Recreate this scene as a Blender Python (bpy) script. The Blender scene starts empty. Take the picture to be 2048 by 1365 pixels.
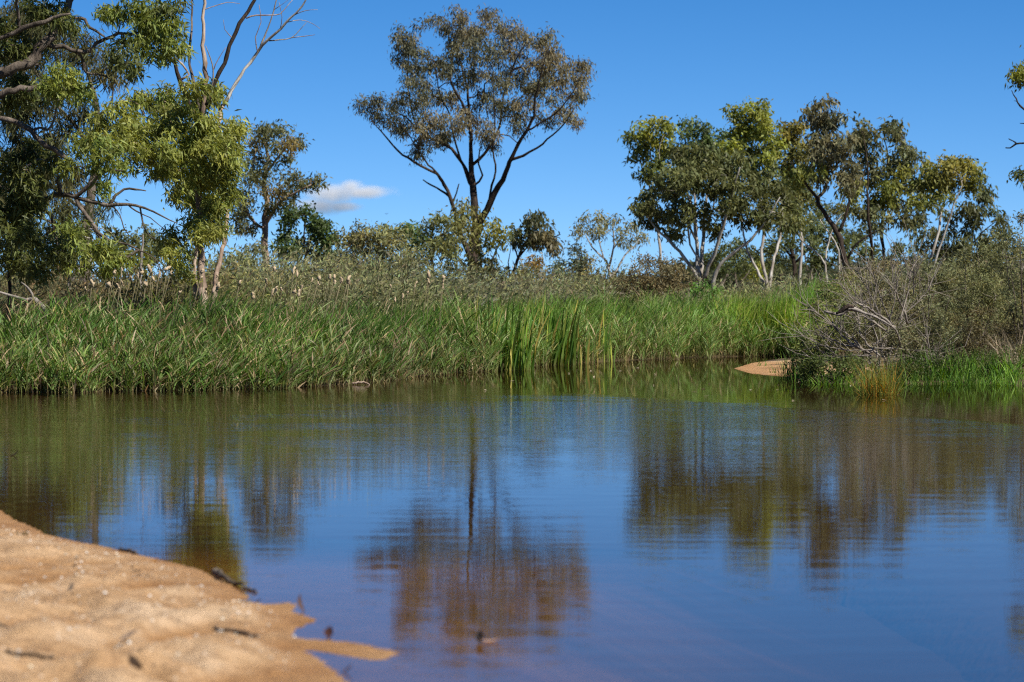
import bpy, math, random
import numpy as np
from mathutils import Vector

scene = bpy.context.scene
COL = scene.collection
R = math.radians

# ------------------------------------------------------------------ camera
CAM_H = 1.3
KD = 2.7                                  # 135 mm lens
F = 2048 * 50.0 * KD / 36.0
HOR = 610.0
PITCH = math.atan((682.5 - HOR) / F)
cam_data = bpy.data.cameras.new('camera')
cam_data.lens = 50.0 * KD
cam_data.sensor_width = 36.0
cam_data.clip_start = 0.05
cam_data.clip_end = 30000.0
cam_data.dof.use_dof = True
cam_data.dof.focus_distance = 64.0
cam_data.dof.aperture_fstop = 4.8
cam = bpy.data.objects.new('camera', cam_data)
cam.location = (0, 0, CAM_H)
cam.rotation_euler = (math.pi / 2 - PITCH, 0, 0)
COL.objects.link(cam)
scene.camera = cam

# ------------------------------------------------------------------ sky and sun
SUN_EL, SUN_AZ = R(47), R(128)          # azimuth clockwise from the view direction (+Y)
world = bpy.data.worlds.new('World')
scene.world = world
world.use_nodes = True
wn = world.node_tree
wn.nodes.clear()
sky = wn.nodes.new('ShaderNodeTexSky')
sky.sky_type = 'NISHITA'
sky.sun_disc = False
sky.sun_elevation = SUN_EL
sky.sun_rotation = SUN_AZ
sky.altitude = 0
sky.air_density = 0.3
sky.dust_density = 0.0
sky.ozone_density = 3.0
bg = wn.nodes.new('ShaderNodeBackground')
bg.inputs['Strength'].default_value = 0.09
wo = wn.nodes.new('ShaderNodeOutputWorld')
hsv = wn.nodes.new('ShaderNodeHueSaturation')
hsv.inputs['Saturation'].default_value = 1.3
wn.links.new(sky.outputs[0], hsv.inputs['Color'])
wn.links.new(hsv.outputs[0], bg.inputs['Color'])
wn.links.new(bg.outputs[0], wo.inputs['Surface'])

sd_ = bpy.data.lights.new('sun', 'SUN')
sd_.energy = 5.0
sd_.angle = R(0.53)
sd_.color = (1.0, 0.95, 0.86)
sun = bpy.data.objects.new('sun', sd_)
sv = Vector((math.sin(SUN_AZ) * math.cos(SUN_EL), math.cos(SUN_AZ) * math.cos(SUN_EL), math.sin(SUN_EL)))
sun.rotation_euler = sv.to_track_quat('Z', 'Y').to_euler()
sun.location = (30, -20, 40)
COL.objects.link(sun)

vs = scene.view_settings
vs.view_transform = 'Standard'
vs.look = 'None'
vs.exposure = 0.5
vs.gamma = 1.0
vs.use_curve_mapping = False
scene.cycles.pixel_filter_type = 'BLACKMAN_HARRIS'
scene.cycles.filter_width = 1.2
scene.cycles.use_denoising = False
scene.cycles.max_bounces = 14
scene.cycles.transparent_max_bounces = 12
scene.cycles.diffuse_bounces = 3
scene.cycles.glossy_bounces = 3
scene.cycles.caustics_reflective = False
scene.cycles.caustics_refractive = False

rng = np.random.default_rng(7)

# ------------------------------------------------------------------ measuring helpers
SP, CP = math.sin(PITCH), math.cos(PITCH)

def ray(px, py):
    x = (px - 1024.0) / F
    y = (682.5 - py) / F
    return np.array([x, CP + y * SP, -SP + y * CP])

def P(px, py, D):
    d = ray(px, py)
    return np.array([0, 0, CAM_H]) + d * (D / d[1])

def G(px, py, z=0.0):
    d = ray(px, py)
    return np.array([0, 0, CAM_H]) + d * ((z - CAM_H) / d[2])

_tab = np.random.default_rng(99).random((256, 256))

def vn(x, y, s=0):
    x = np.asarray(x, float) + 37.3 * s
    y = np.asarray(y, float) + 11.7 * s
    xi = np.floor(x).astype(int); yi = np.floor(y).astype(int)
    fx = x - xi; fy = y - yi
    fx = fx * fx * (3 - 2 * fx); fy = fy * fy * (3 - 2 * fy)
    a = _tab[xi % 256, yi % 256]; b = _tab[(xi + 1) % 256, yi % 256]
    c = _tab[xi % 256, (yi + 1) % 256]; d = _tab[(xi + 1) % 256, (yi + 1) % 256]
    return (a * (1 - fx) + b * fx) * (1 - fy) + (c * (1 - fx) + d * fx) * fy - 0.5

def fbm(x, y, s=0, o=4):
    v = 0; a = 1.0
    for k in range(o):
        v = v + a * vn(x * 2 ** k, y * 2 ** k, s + k * 3)
        a *= 0.5
    return v

def sstep(v, a, b):
    t = np.clip((v - a) / (b - a), 0, 1)
    return t * t * (3 - 2 * t)

def unit(v):
    return v / np.maximum(np.linalg.norm(v, axis=-1, keepdims=True), 1e-9)

# ------------------------------------------------------------------ mesh helpers
def tag(o, label=None, cat=None, group=None, kind=None):
    if label: o['label'] = label
    if cat: o['category'] = cat
    if group: o['group'] = group
    if kind: o['kind'] = kind
    return o

def empty(name, loc=(0, 0, 0)):
    o = bpy.data.objects.new(name, None)
    o.empty_display_size = 0.2
    o.location = loc
    COL.objects.link(o)
    return o

def quads(name, V, Q, mat, parent=None, col=None, smooth=False):
    """V (n,3), Q (m,4) -> one mesh object; vertices are world coordinates"""
    V = np.asarray(V, np.float32); Q = np.asarray(Q, np.int32)
    if parent is not None:
        V = V - np.array(parent.location, np.float32)
    me = bpy.data.meshes.new(name)
    k = Q.shape[1]
    me.vertices.add(len(V)); me.vertices.foreach_set('co', V.ravel())
    me.loops.add(Q.size); me.loops.foreach_set('vertex_index', Q.ravel())
    me.polygons.add(len(Q))
    me.polygons.foreach_set('loop_start', np.arange(0, Q.size, k, dtype=np.int32))
    me.polygons.foreach_set('loop_total', np.full(len(Q), k, np.int32))
    if smooth:
        me.polygons.foreach_set('use_smooth', np.ones(len(Q), bool))
    me.update(calc_edges=True)
    if col is not None:
        at = me.color_attributes.new('Col', 'FLOAT_COLOR', 'POINT')
        c4 = np.ones((len(V), 4), np.float32); c4[:, :3] = np.clip(col, 0, 1)
        at.data.foreach_set('color', c4.ravel())
    me.materials.append(mat)
    o = bpy.data.objects.new(name, me)
    COL.objects.link(o)
    if parent is not None:
        o.parent = parent
    return o

def leaf_geo(p, a, L, W, r, droop=0.15):
    """diamond leaves: base p, axis a"""
    n = len(p)
    s = unit(np.cross(a, r.normal(size=(n, 3))))
    L = L[:, None]; W = W[:, None]
    m = p + a * L * 0.42
    tip = p + a * L + np.array([0, 0, -1.0]) * L * droop
    nrm = np.cross(a, s)
    V = np.empty((n, 4, 3))
    V[:, 0] = p; V[:, 1] = m + s * W * .5 + nrm * W * .12; V[:, 2] = tip; V[:, 3] = m - s * W * .5 + nrm * W * .12
    Q = np.arange(n * 4).reshape(n, 4)
    return V.reshape(-1, 3), Q

def blade_geo(base, d0, d1, L, W, face, K=4, taper=1.0, wb=0.7):
    """strips: pos(t)=base+L*(d0*t+d1*t^2); returns V,Q,t"""
    n = len(base)
    t = np.linspace(0, 1, K + 1)
    pos = base[:, None, :] + L[:, None, None] * (d0[:, None, :] * t[None, :, None] + d1[:, None, :] * (t ** 2)[None, :, None])
    w = (wb + (1 - wb) * np.minimum(t * 3, 1)) * (1 - taper * np.clip((t - .45) / .55, 0, 1) ** 1.6 * .96)
    off = face[:, None, :] * (W[:, None] * w[None, :] * .5)[:, :, None]
    V = np.empty((n, K + 1, 2, 3)); V[:, :, 0] = pos - off; V[:, :, 1] = pos + off
    i = np.arange(n)[:, None] * (K + 1) * 2 + np.arange(K)[None, :] * 2
    Q = np.stack([i, i + 1, i + 3, i + 2], -1).reshape(-1, 4)
    T = np.broadcast_to(t[None, :, None], (n, K + 1, 2)).reshape(-1)
    return V.reshape(-1, 3), Q, T

def frusta(A, B, ra, rb, sides=4):
    A = np.asarray(A, float); B = np.asarray(B, float); n = len(A)
    d = unit(B - A)
    ref = np.where(np.abs(d[:, 2:3]) > .9, np.array([[1., 0, 0]]), np.array([[0, 0, 1.]]))
    u = unit(np.cross(d, ref)); v = np.cross(d, u)
    th = np.linspace(0, 2 * math.pi, sides, endpoint=False)
    ring = u[:, None] * np.cos(th)[None, :, None] + v[:, None] * np.sin(th)[None, :, None]
    V = np.empty((n, 2, sides, 3))
    V[:, 0] = A[:, None] + ring * np.asarray(ra)[:, None, None]
    V[:, 1] = B[:, None] + ring * np.asarray(rb)[:, None, None]
    j = np.arange(sides); j2 = (j + 1) % sides
    i = np.arange(n)[:, None] * 2 * sides
    Q = np.stack([i + j, i + j2, i + sides + j2, i + sides + j], -1).reshape(-1, 4)
    return V.reshape(-1, 3), Q

def spline(pts, rad, step):
    """Catmull-Rom resample"""
    pts = np.asarray(pts, float); rad = np.asarray(rad, float)
    ext = np.vstack([2 * pts[0] - pts[1], pts, 2 * pts[-1] - pts[-2]])
    out = []; rr = []
    for i in range(len(pts) - 1):
        p0, p1, p2, p3 = ext[i:i + 4]
        k = max(2, int(np.linalg.norm(p2 - p1) / step))
        for q in range(k):
            t = q / k
            out.append(.5 * (2 * p1 + (p2 - p0) * t + (2 * p0 - 5 * p1 + 4 * p2 - p3) * t * t + (3 * p1 - p0 - 3 * p2 + p3) * t ** 3))
            rr.append(rad[i] * (1 - t) + rad[i + 1] * t)
    out.append(pts[-1]); rr.append(rad[-1])
    return np.array(out), np.array(rr)

def tube(pts, rad, sides=8, knob=0.12, r=None):
    pts = np.asarray(pts); n = len(pts)
    tan = unit(np.gradient(pts, axis=0))
    u = np.cross(tan[0], [0, 1, 0.3]); u /= np.linalg.norm(u)
    th = np.linspace(0, 2 * math.pi, sides, endpoint=False)
    V = np.empty((n, sides, 3))
    for i in range(n):
        u = u - tan[i] * np.dot(u, tan[i]); u /= np.linalg.norm(u)
        v = np.cross(tan[i], u)
        k = 1 + (r.normal(size=sides) * knob if r is not None else 0)
        V[i] = pts[i] + (np.cos(th)[:, None] * u + np.sin(th)[:, None] * v) * (rad[i] * k)[:, None] if r is not None else pts[i] + (np.cos(th)[:, None] * u + np.sin(th)[:, None] * v) * rad[i]
    j = np.arange(sides); j2 = (j + 1) % sides
    i = np.arange(n - 1)[:, None] * sides
    Q = np.stack([i + j, i + j2, i + sides + j2, i + sides + j], -1).reshape(-1, 4)
    Vf = V.reshape(-1, 3)
    # close the ends with a centre vertex (degenerate quads)
    c0 = len(Vf); Vf = np.vstack([Vf, pts[0], pts[-1] + tan[-1] * rad[-1] * .4])
    e = (n - 1) * sides
    Q0 = np.stack([np.full(sides // 2, c0), (2 * np.arange(sides // 2) + 2) % sides, 2 * np.arange(sides // 2) + 1, 2 * np.arange(sides // 2)], -1)
    Q1 = np.stack([np.full(sides // 2, c0 + 1), e + 2 * np.arange(sides // 2), e + 2 * np.arange(sides // 2) + 1, e + (2 * np.arange(sides // 2) + 2) % sides], -1)
    return Vf, np.vstack([Q, Q0, Q1])

class Acc:
    def __init__(s): s.V = []; s.Q = []; s.C = []; s.n = 0
    def add(s, V, Q, C=None):
        s.V.append(V); s.Q.append(np.asarray(Q) + s.n); s.n += len(V)
        if C is not None: s.C.append(C)
    def build(s, name, mat, parent=None, smooth=False):
        return quads(name, np.concatenate(s.V), np.concatenate(s.Q), mat, parent,
                     np.concatenate(s.C) if s.C else None, smooth)

# ------------------------------------------------------------------ materials
def new_mat(name):
    m = bpy.data.materials.new(name); m.use_nodes = True
    nt = m.node_tree; nt.nodes.clear()
    out = nt.nodes.new('ShaderNodeOutputMaterial')
    return m, nt, out

def N(nt, t, **kw):
    n = nt.nodes.new(t)
    for k, v in kw.items():
        if k in n.inputs: n.inputs[k].default_value = v
        else: setattr(n, k, v)
    return n

def ramp(nt, fac, stops):
    r = nt.nodes.new('ShaderNodeValToRGB')
    e = r.color_ramp.elements
    while len(e) < len(stops): e.new(0.5)
    for el, (p, c) in zip(e, stops):
        el.position = p; el.color = (*c, 1)
    nt.links.new(fac, r.inputs[0])
    return r.outputs[0]

def noise(nt, vec, scale, detail=4, rough=.55):
    n = nt.nodes.new('ShaderNodeTexNoise')
    n.inputs['Scale'].default_value = scale; n.inputs['Detail'].default_value = detail
    n.inputs['Roughness'].default_value = rough
    nt.links.new(vec, n.inputs['Vector'])
    return n.outputs['Fac']

def leaf_mat(name, trans=0.35, rough=.5, spec=.35):
    m, nt, out = new_mat(name)
    at = N(nt, 'ShaderNodeAttribute', attribute_name='Col')
    p = N(nt, 'ShaderNodeBsdfPrincipled', Roughness=rough)
    p.inputs['Specular IOR Level'].default_value = spec
    tr = N(nt, 'ShaderNodeBsdfTranslucent')
    hs = N(nt, 'ShaderNodeHueSaturation', Saturation=1.15, Value=1.25, Hue=.49)
    mx = N(nt, 'ShaderNodeMixShader', Fac=trans)
    nt.links.new(at.outputs['Color'], p.inputs['Base Color'])
    nt.links.new(at.outputs['Color'], hs.inputs['Color'])
    nt.links.new(hs.outputs[0], tr.inputs['Color'])
    nt.links.new(p.outputs[0], mx.inputs[1]); nt.links.new(tr.outputs[0], mx.inputs[2])
    nt.links.new(mx.outputs[0], out.inputs['Surface'])
    return m

def bark_mat(name, stops, scale=6.0, bump=.5, stretch=(1, 1, .25)):
    m, nt, out = new_mat(name)
    g = N(nt, 'ShaderNodeNewGeometry')
    mp = N(nt, 'ShaderNodeMapping'); mp.inputs['Scale'].default_value = stretch
    nt.links.new(g.outputs['Position'], mp.inputs['Vector'])
    f = noise(nt, mp.outputs[0], scale, 6, .65)
    c = ramp(nt, f, stops)
    p = N(nt, 'ShaderNodeBsdfPrincipled', Roughness=.85)
    p.inputs['Specular IOR Level'].default_value = .2
    b = N(nt, 'ShaderNodeBump', Strength=bump, Distance=.04)
    f2 = noise(nt, mp.outputs[0], scale * 4, 4, .7)
    nt.links.new(f2, b.inputs['Height'])
    nt.links.new(c, p.inputs['Base Color']); nt.links.new(b.outputs[0], p.inputs['Normal'])
    nt.links.new(p.outputs[0], out.inputs['Surface'])
    return m

M_LEAF = leaf_mat('gum_leaf', .36, .5, .3)
M_FINE = leaf_mat('fine_shrub_leaf', .3, .6, .2)
M_REED = leaf_mat('reed_blade', .33, .55, .25)
M_LITTER = leaf_mat('dry_litter', .1, .7, .2)
B_DARK = bark_mat('dark_rough_bark', [(.3, (.018, .013, .010)), (.55, (.05, .036, .027)), (.75, (.13, .085, .06))], 7, 1.0)
B_GREY = bark_mat('grey_brown_bark', [(.3, (.035, .027, .021)), (.5, (.11, .088, .07)), (.72, (.27, .22, .175))], 6, .9)
B_PALE = bark_mat('pale_smooth_gum_bark', [(.32, (.16, .12, .09)), (.46, (.3, .27, .23)), (.62, (.5, .47, .42))], 4, .25)
B_WHITE = bark_mat('bleached_white_bark', [(.34, (.25, .2, .16)), (.5, (.52, .48, .42)), (.65, (.68, .64, .58))], 5, .25)
B_PINK = bark_mat('pinkish_tan_bark', [(.3, (.06, .042, .032)), (.48, (.24, .17, .125)), (.65, (.45, .35, .27))], 5, .4)
B_DEAD = bark_mat('weathered_grey_wood', [(.35, (.1, .085, .07)), (.6, (.33, .29, .25))], 9, .4)
B_TWIG = bark_mat('grey_twig', [(.35, (.13, .108, .09)), (.65, (.31, .27, .225))], 5, .2)

# ------------------------------------------------------------------ shoreline and terrain
far_px = [(-60, 786), (0, 785), (150, 784), (300, 781), (450, 778), (620, 773), (700, 768), (800, 756), (900, 746),
          (1000, 739), (1100, 729), (1250, 721), (1400, 715), (1540, 712), (1640, 713)]
right_px = [(1600, 716), (1550, 720), (1500, 728), (1466, 738), (1490, 746), (1570, 753), (1600, 761), (1700, 769),
            (1800, 767), (1900, 767), (2000, 769), (2060, 772)]
near_px = [(760, 1480), (690, 1365), (655, 1335), (622, 1312), (598, 1302), (606, 1298), (650, 1303), (720, 1316), (765, 1320),
           (797, 1307), (770, 1299), (700, 1287), (640, 1282), (592, 1278), (583, 1266), (605, 1252), (634, 1241), (608, 1231), (588, 1226),
           (600, 1216), (585, 1206), (525, 1212), (483, 1204), (497, 1194), (480, 1182), (440, 1158), (405, 1142), (300, 1114), (200, 1092), (150, 1084), (100, 1072), (60, 1052), (30, 1040), (0, 1020)]
FAR = [G(*p)[:2] for p in far_px]
RIGHT = [G(*p)[:2] for p in right_px]
NEAR = [G(*p)[:2] for p in near_px]
poly = FAR + RIGHT + [np.array(q) for q in [(12, 62), (16, 54), (17, 32), (14, 10), (9, -2), (4.5, -3), (1.6, -1.5), (0.6, 5.0)]] + NEAR + \
       [np.array(q) for q in [(-3.9, 26), (-5.5, 30), (-9, 36), (-13, 45), (-12.5, 54), (-10.5, 57)]]
poly = np.array(poly)

def shore_sd(x, y):
    """signed distance to the water's edge, positive on land"""
    x = np.asarray(x, float); y = np.asarray(y, float)
    d2 = np.full(x.shape, 1e18); inside = np.zeros(x.shape, bool)
    for a, b in zip(poly, np.roll(poly, -1, 0)):
        e = b - a
        t = np.clip(((x - a[0]) * e[0] + (y - a[1]) * e[1]) / (e @ e + 1e-12), 0, 1)
        d2 = np.minimum(d2, (x - a[0] - t * e[0]) ** 2 + (y - a[1] - t * e[1]) ** 2)
        if abs(e[1]) > 1e-9:
            c = ((a[1] > y) != (b[1] > y)) & (x < e[0] * (y - a[1]) / e[1] + a[0])
            inside ^= c
    return np.where(inside, -1, 1) * np.sqrt(d2)

def gz(x, y):
    x = np.asarray(x, float); y = np.asarray(y, float)
    s = shore_sd(x, y)
    land = 0.02 + .30 * (1 - np.exp(-np.maximum(s, 0) / 4.0)) + .05 * fbm(x * .35, y * .35, 5) * sstep(s, .2, 3)
    spit = 1 - .9 * np.exp(-(((x - 4.9) / 1.5) ** 4) - ((y - 78) / 10.0) ** 4)
    wet = np.maximum(s * .16, -.9)
    return np.where(s > 0, land * spit, wet)

def gz1(x, y):
    return float(gz(np.array([x]), np.array([y]))[0])

SX0, SX1, SY0, SY1 = -13.0, 3.4, -7.0, 33.0

def axis(segs):
    out = [segs[0][0]]
    for a, b, st in segs:
        k = max(1, int(round((b - a) / st)))
        out += list(np.linspace(a, b, k + 1)[1:])
    return np.array(out)

def grid_mesh(xs, ys, zf):
    X, Y = np.meshgrid(xs, ys)
    Z = zf(X, Y)
    V = np.stack([X, Y, Z], -1).reshape(-1, 3)
    nx, ny = len(xs), len(ys)
    i = (np.arange(ny - 1)[:, None] * nx + np.arange(nx - 1)[None, :])
    Q = np.stack([i, i + 1, i + nx + 1, i + nx], -1).reshape(-1, 4)
    return V, Q

# ground sheet
m, nt, out = new_mat('bank_soil_and_dry_grass')
g = N(nt, 'ShaderNodeNewGeometry')
f1 = noise(nt, g.outputs['Position'], .5, 6); f2 = noise(nt, g.outputs['Position'], 9, 5)
c1 = ramp(nt, f1, [(.3, (.10, .075, .035)), (.5, (.19, .145, .075)), (.7, (.11, .12, .045))])
c2 = ramp(nt, f2, [(.3, (.35, .33, .3)), (.7, (1.1, 1.05, 1))])
mm = N(nt, 'ShaderNodeMixRGB', blend_type='MULTIPLY', Fac=.8)
nt.links.new(c1, mm.inputs[1]); nt.links.new(c2, mm.inputs[2])
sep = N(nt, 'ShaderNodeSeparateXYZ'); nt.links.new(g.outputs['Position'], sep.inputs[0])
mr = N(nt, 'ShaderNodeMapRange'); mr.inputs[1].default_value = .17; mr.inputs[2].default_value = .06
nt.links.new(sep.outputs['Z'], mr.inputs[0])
mud_shade = N(nt, 'ShaderNodeMixRGB'); mud_shade.inputs[2].default_value = (.085, .052, .024, 1)  # bed and shore mud, with shade beneath the bank shrubs painted into its colour
nt.links.new(mr.outputs[0], mud_shade.inputs[0]); nt.links.new(mm.outputs[0], mud_shade.inputs[1])
p = N(nt, 'ShaderNodeBsdfPrincipled', Roughness=.95)
bp = N(nt, 'ShaderNodeBump', Strength=.6, Distance=.1); nt.links.new(f2, bp.inputs['Height'])
nt.links.new(mud_shade.outputs[0], p.inputs['Base Color']); nt.links.new(bp.outputs[0], p.inputs['Normal'])
nt.links.new(p.outputs[0], out.inputs['Surface'])
M_GROUND = m

xs = axis([(-900, -100, 100), (-100, -30, 10), (-30, -14, 1), (-14, 20, .4), (20, 40, 1), (40, 100, 10), (100, 900, 100)])
ys = axis([(-300, -40, 65), (-40, -8, 4), (-8, 50, 1.0), (50, 112, .5), (112, 200, 3), (200, 900, 70)])

def ground_z(X, Y):
    z = gz(X, Y)
    inb = sstep(X, SX0 + .3, SX0 + 1.2) * (1 - sstep(X, SX1 - 1.2, SX1 - .3)) * sstep(Y, SY0 + .3, SY0 + 1.2) * (1 - sstep(Y, SY1 - 1.5, SY1 - .4))
    return z - inb * (1.3 + np.maximum(z, 0))
V, Q = grid_mesh(xs, ys, ground_z)
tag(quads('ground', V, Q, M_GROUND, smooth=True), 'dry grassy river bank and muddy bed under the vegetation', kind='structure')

# sand bank in the foreground
dents = [(270, 1338, .10, .055), (470, 1268, .12, .02), (85, 1312, .12, .03), (150, 1165, .10, .02), (340, 1300, .10, .02), (360, 1180, .2, .02),
         (120, 1215, .25, .03), (330, 1235, .3, .03), (200, 1280, .3, .03), (480, 1320, .3, .03), (420, 1230, .2, .025), (60, 1130, .2, .02), (240, 1150, .2, .02), (560, 1340, .25, .02)]

def sand_z(X, Y):
    s = shore_sd(X, Y)
    up = .016 * (1 - np.exp(-np.maximum(s, 0) / .15)) + .035 * (1 - np.exp(-np.maximum(s, 0) / 1.6)) + .006 * np.maximum(s, 0)
    lump = .04 * vn(X * 1.2, Y * .8, 3) + .04 * vn(X * 2.6, Y * 2.0, 4) + .055 * vn(X * 5.5, Y * 4.5, 6) * (1 + 2 * vn(X * 1.1, Y * .7, 12)) + .035 * vn(X * 15, Y * 11, 8)
    land = up + lump * sstep(s, .02, .45)
    for px, py, rr, dp in dents:
        dp = dp * 1.6
        c = G(px, py, .1)
        q = ((X - c[0]) / rr) ** 2 + ((Y - c[1]) / (rr * 2.2)) ** 2
        land = land - dp * np.exp(-q * 2) * sstep(s, .0, .2) + dp * .5 * np.exp(-(np.sqrt(q) - 1.5) ** 2 * 5) * sstep(s, .05, .3)
    land = np.maximum(land, .006)
    wet = np.maximum(-.3, s * .035) + .035 * vn(X * 1.1, Y * 2.2, 9) * sstep(-s, .0, .6)
    z = np.where(s > 0, land, np.minimum(wet, -.003))
    edge = np.maximum(.6 * sstep(Y, SY1 - 19, SY1 - 1), sstep(X, -.6, SX1 - .8))
    return np.where(s < 0, z - edge * .9, z)

m, nt, out = new_mat('coarse_river_sand')
g = N(nt, 'ShaderNodeNewGeometry')
f1 = noise(nt, g.outputs['Position'], 1.6, 5); f2 = noise(nt, g.outputs['Position'], 80, 3, .75); f3 = noise(nt, g.outputs['Position'], 11, 6, .65)
c1 = ramp(nt, f1, [(.3, (.55, .325, .15)), (.5, (.68, .44, .235)), (.7, (.77, .55, .345))])
c2 = ramp(nt, f2, [(.25, (.45, .40, .36)), (.5, (.95, .95, .95)), (.72, (1.35, 1.35, 1.4))])
c3 = ramp(nt, f3, [(.3, (.62, .55, .48)), (.5, (.95, .93, .9)), (.68, (1.12, 1.12, 1.14))])
mm = N(nt, 'ShaderNodeMixRGB', blend_type='MULTIPLY', Fac=.9); nt.links.new(c1, mm.inputs[1]); nt.links.new(c2, mm.inputs[2])
m3 = N(nt, 'ShaderNodeMixRGB', blend_type='MULTIPLY', Fac=1); nt.links.new(mm.outputs[0], m3.inputs[1]); nt.links.new(c3, m3.inputs[2])
sep = N(nt, 'ShaderNodeSeparateXYZ'); nt.links.new(g.outputs['Position'], sep.inputs[0])
mr = N(nt, 'ShaderNodeMapRange'); mr.inputs[1].default_value = .045; mr.inputs[2].default_value = .010
nt.links.new(sep.outputs['Z'], mr.inputs[0])
wetc = N(nt, 'ShaderNodeMixRGB', blend_type='MULTIPLY'); wetc.inputs[2].default_value = (.76, .63, .46, 1)
nt.links.new(mr.outputs[0], wetc.inputs[0]); nt.links.new(m3.outputs[0], wetc.inputs[1])
nb = N(nt, 'ShaderNodeMath', operation='MULTIPLY_ADD'); nt.links.new(noise(nt, g.outputs['Position'], .55, 5), nb.inputs[0]); nb.inputs[1].default_value = 3.2; nb.inputs[2].default_value = -1.6
nx = N(nt, 'ShaderNodeMath', operation='ADD'); nt.links.new(sep.outputs['X'], nx.inputs[0]); nt.links.new(nb.outputs[0], nx.inputs[1])
md = N(nt, 'ShaderNodeMapRange', interpolation_type='SMOOTHSTEP'); md.inputs[1].default_value = -.9; md.inputs[2].default_value = 2.0
nt.links.new(nx.outputs[0], md.inputs[0])
ny = N(nt, 'ShaderNodeMapRange', interpolation_type='SMOOTHSTEP'); ny.inputs[1].default_value = 25; ny.inputs[2].default_value = 33; nt.links.new(sep.outputs['Y'], ny.inputs[0])
nm_ = N(nt, 'ShaderNodeMath', operation='MAXIMUM'); nt.links.new(md.outputs[0], nm_.inputs[0]); nt.links.new(ny.outputs[0], nm_.inputs[1])
nz = N(nt, 'ShaderNodeMapRange'); nz.inputs[1].default_value = 0.0; nz.inputs[2].default_value = -.06; nt.links.new(sep.outputs['Z'], nz.inputs[0])
md = N(nt, 'ShaderNodeMath', operation='MULTIPLY'); nt.links.new(nm_.outputs[0], md.inputs[0]); nt.links.new(nz.outputs[0], md.inputs[1])
mdm = N(nt, 'ShaderNodeMixRGB'); mdm.inputs[2].default_value = (.085, .052, .024, 1)
nt.links.new(md.outputs[0], mdm.inputs[0]); nt.links.new(wetc.outputs[0], mdm.inputs[1])
p = N(nt, 'ShaderNodeBsdfPrincipled', Roughness=.9)
bp = N(nt, 'ShaderNodeBump', Strength=1.0, Distance=.03); nt.links.new(f2, bp.inputs['Height'])
nt.links.new(mdm.outputs[0], p.inputs['Base Color']); nt.links.new(bp.outputs[0], p.inputs['Normal'])
nt.links.new(p.outputs[0], out.inputs['Surface'])
M_SAND = m
xs = axis([(SX0, -4.2, .3), (-4.2, .5, .03), (.5, SX1, .3)])
ys = axis([(SY0, 3.5, .5), (3.5, 12, .2), (12, 19, .05), (19, 26, .08), (26, SY1, .4)])
V, Q = grid_mesh(xs, ys, sand_z)
tag(quads('sand_bank', V, Q, M_SAND, smooth=True), 'orange sandy beach sloping into the water in the foreground', kind='structure')

# small sand spit on the right bank (sheet of sand over the soil)
xs = axis([(3.5, 8.5, .12)]); ys = axis([(62, 92, .35)])
def spit_z(X, Y):
    s = shore_sd(X, Y)
    e = np.maximum(np.abs(X - 5.6) / 1.5, np.abs(Y - 77) / 12)
    return np.where(s > 0, gz(X, Y) + .010 + .014 * vn(X * 3, Y * 1.5, 2) * sstep(s, .05, .4), s * .2 - .01) - .3 * sstep(e, .75, 1.0)
V, Q = grid_mesh(xs, ys, spit_z)
tag(quads('sand_spit', V, Q, M_SAND, smooth=True), 'small spit of bare orange sand on the right bank beside the reeds', kind='structure')

# water
m, nt, out = new_mat('pond_water')
g = N(nt, 'ShaderNodeNewGeometry')
mp = N(nt, 'ShaderNodeMapping'); mp.inputs['Scale'].default_value = (1, 1, 1)
nt.links.new(g.outputs['Position'], mp.inputs['Vector'])
sep = N(nt, 'ShaderNodeSeparateXYZ'); nt.links.new(g.outputs['Position'], sep.inputs[0])
def mth(op, a, b=None):
    n = N(nt, 'ShaderNodeMath', operation=op)
    for i, v in enumerate((a, b)):
        if v is None: continue
        if isinstance(v, (int, float)): n.inputs[i].default_value = v
        else: nt.links.new(v, n.inputs[i])
    return n.outputs[0]
def mrange(v, a, b, c, d):
    n = N(nt, 'ShaderNodeMapRange', interpolation_type='SMOOTHSTEP')
    for i, q in enumerate((a, b, c, d)): n.inputs[i + 1].default_value = q
    nt.links.new(v, n.inputs[0]); return n.outputs[0]
wob = noise(nt, g.outputs['Position'], .35, 3)
# sheltered water lies beyond a line running from the reeds to the right bank
line = mth('ADD', mth('ADD', sep.outputs['Y'], mth('MULTIPLY', sep.outputs['X'], 3.3)), mth('MULTIPLY', wob, 3.0))
calm = mrange(line, 60.5, 62.0, 0.0, 1.0)
near_edge = mrange(sep.outputs['Y'], 24.0, 50.0, .15, 1.0)
far_left = mrange(sep.outputs['Y'], 48.0, 58.0, 1.0, .3)
patch = mrange(noise(nt, g.outputs['Position'], .45, 2), .35, .65, .55, 1.15)
amp = mth('MULTIPLY', mth('MULTIPLY', mth('MULTIPLY', near_edge, patch), far_left), mth('SUBTRACT', 1.0, mth('MULTIPLY', calm, .86)))
mp1 = N(nt, 'ShaderNodeMapping'); mp1.inputs['Scale'].default_value = (5.0, 9.0, 1); mp1.inputs['Rotation'].default_value = (0, 0, .2)
nt.links.new(g.outputs['Position'], mp1.inputs['Vector'])
n1 = noise(nt, mp1.outputs[0], 1.0, 3, .5)
mp2 = N(nt, 'ShaderNodeMapping'); mp2.inputs['Scale'].default_value = (1.0, 2.6, 1); mp2.inputs['Rotation'].default_value = (0, 0, -.15)
nt.links.new(g.outputs['Position'], mp2.inputs['Vector'])
n2 = noise(nt, mp2.outputs[0], 1.0, 2, .45)
hgt = mth('ADD', mth('MULTIPLY', mth('MULTIPLY', n1, amp), .0043), mth('MULTIPLY', mth('MULTIPLY', n2, mrange(calm, 0, 1, 1, .3)), .0014))
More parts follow.
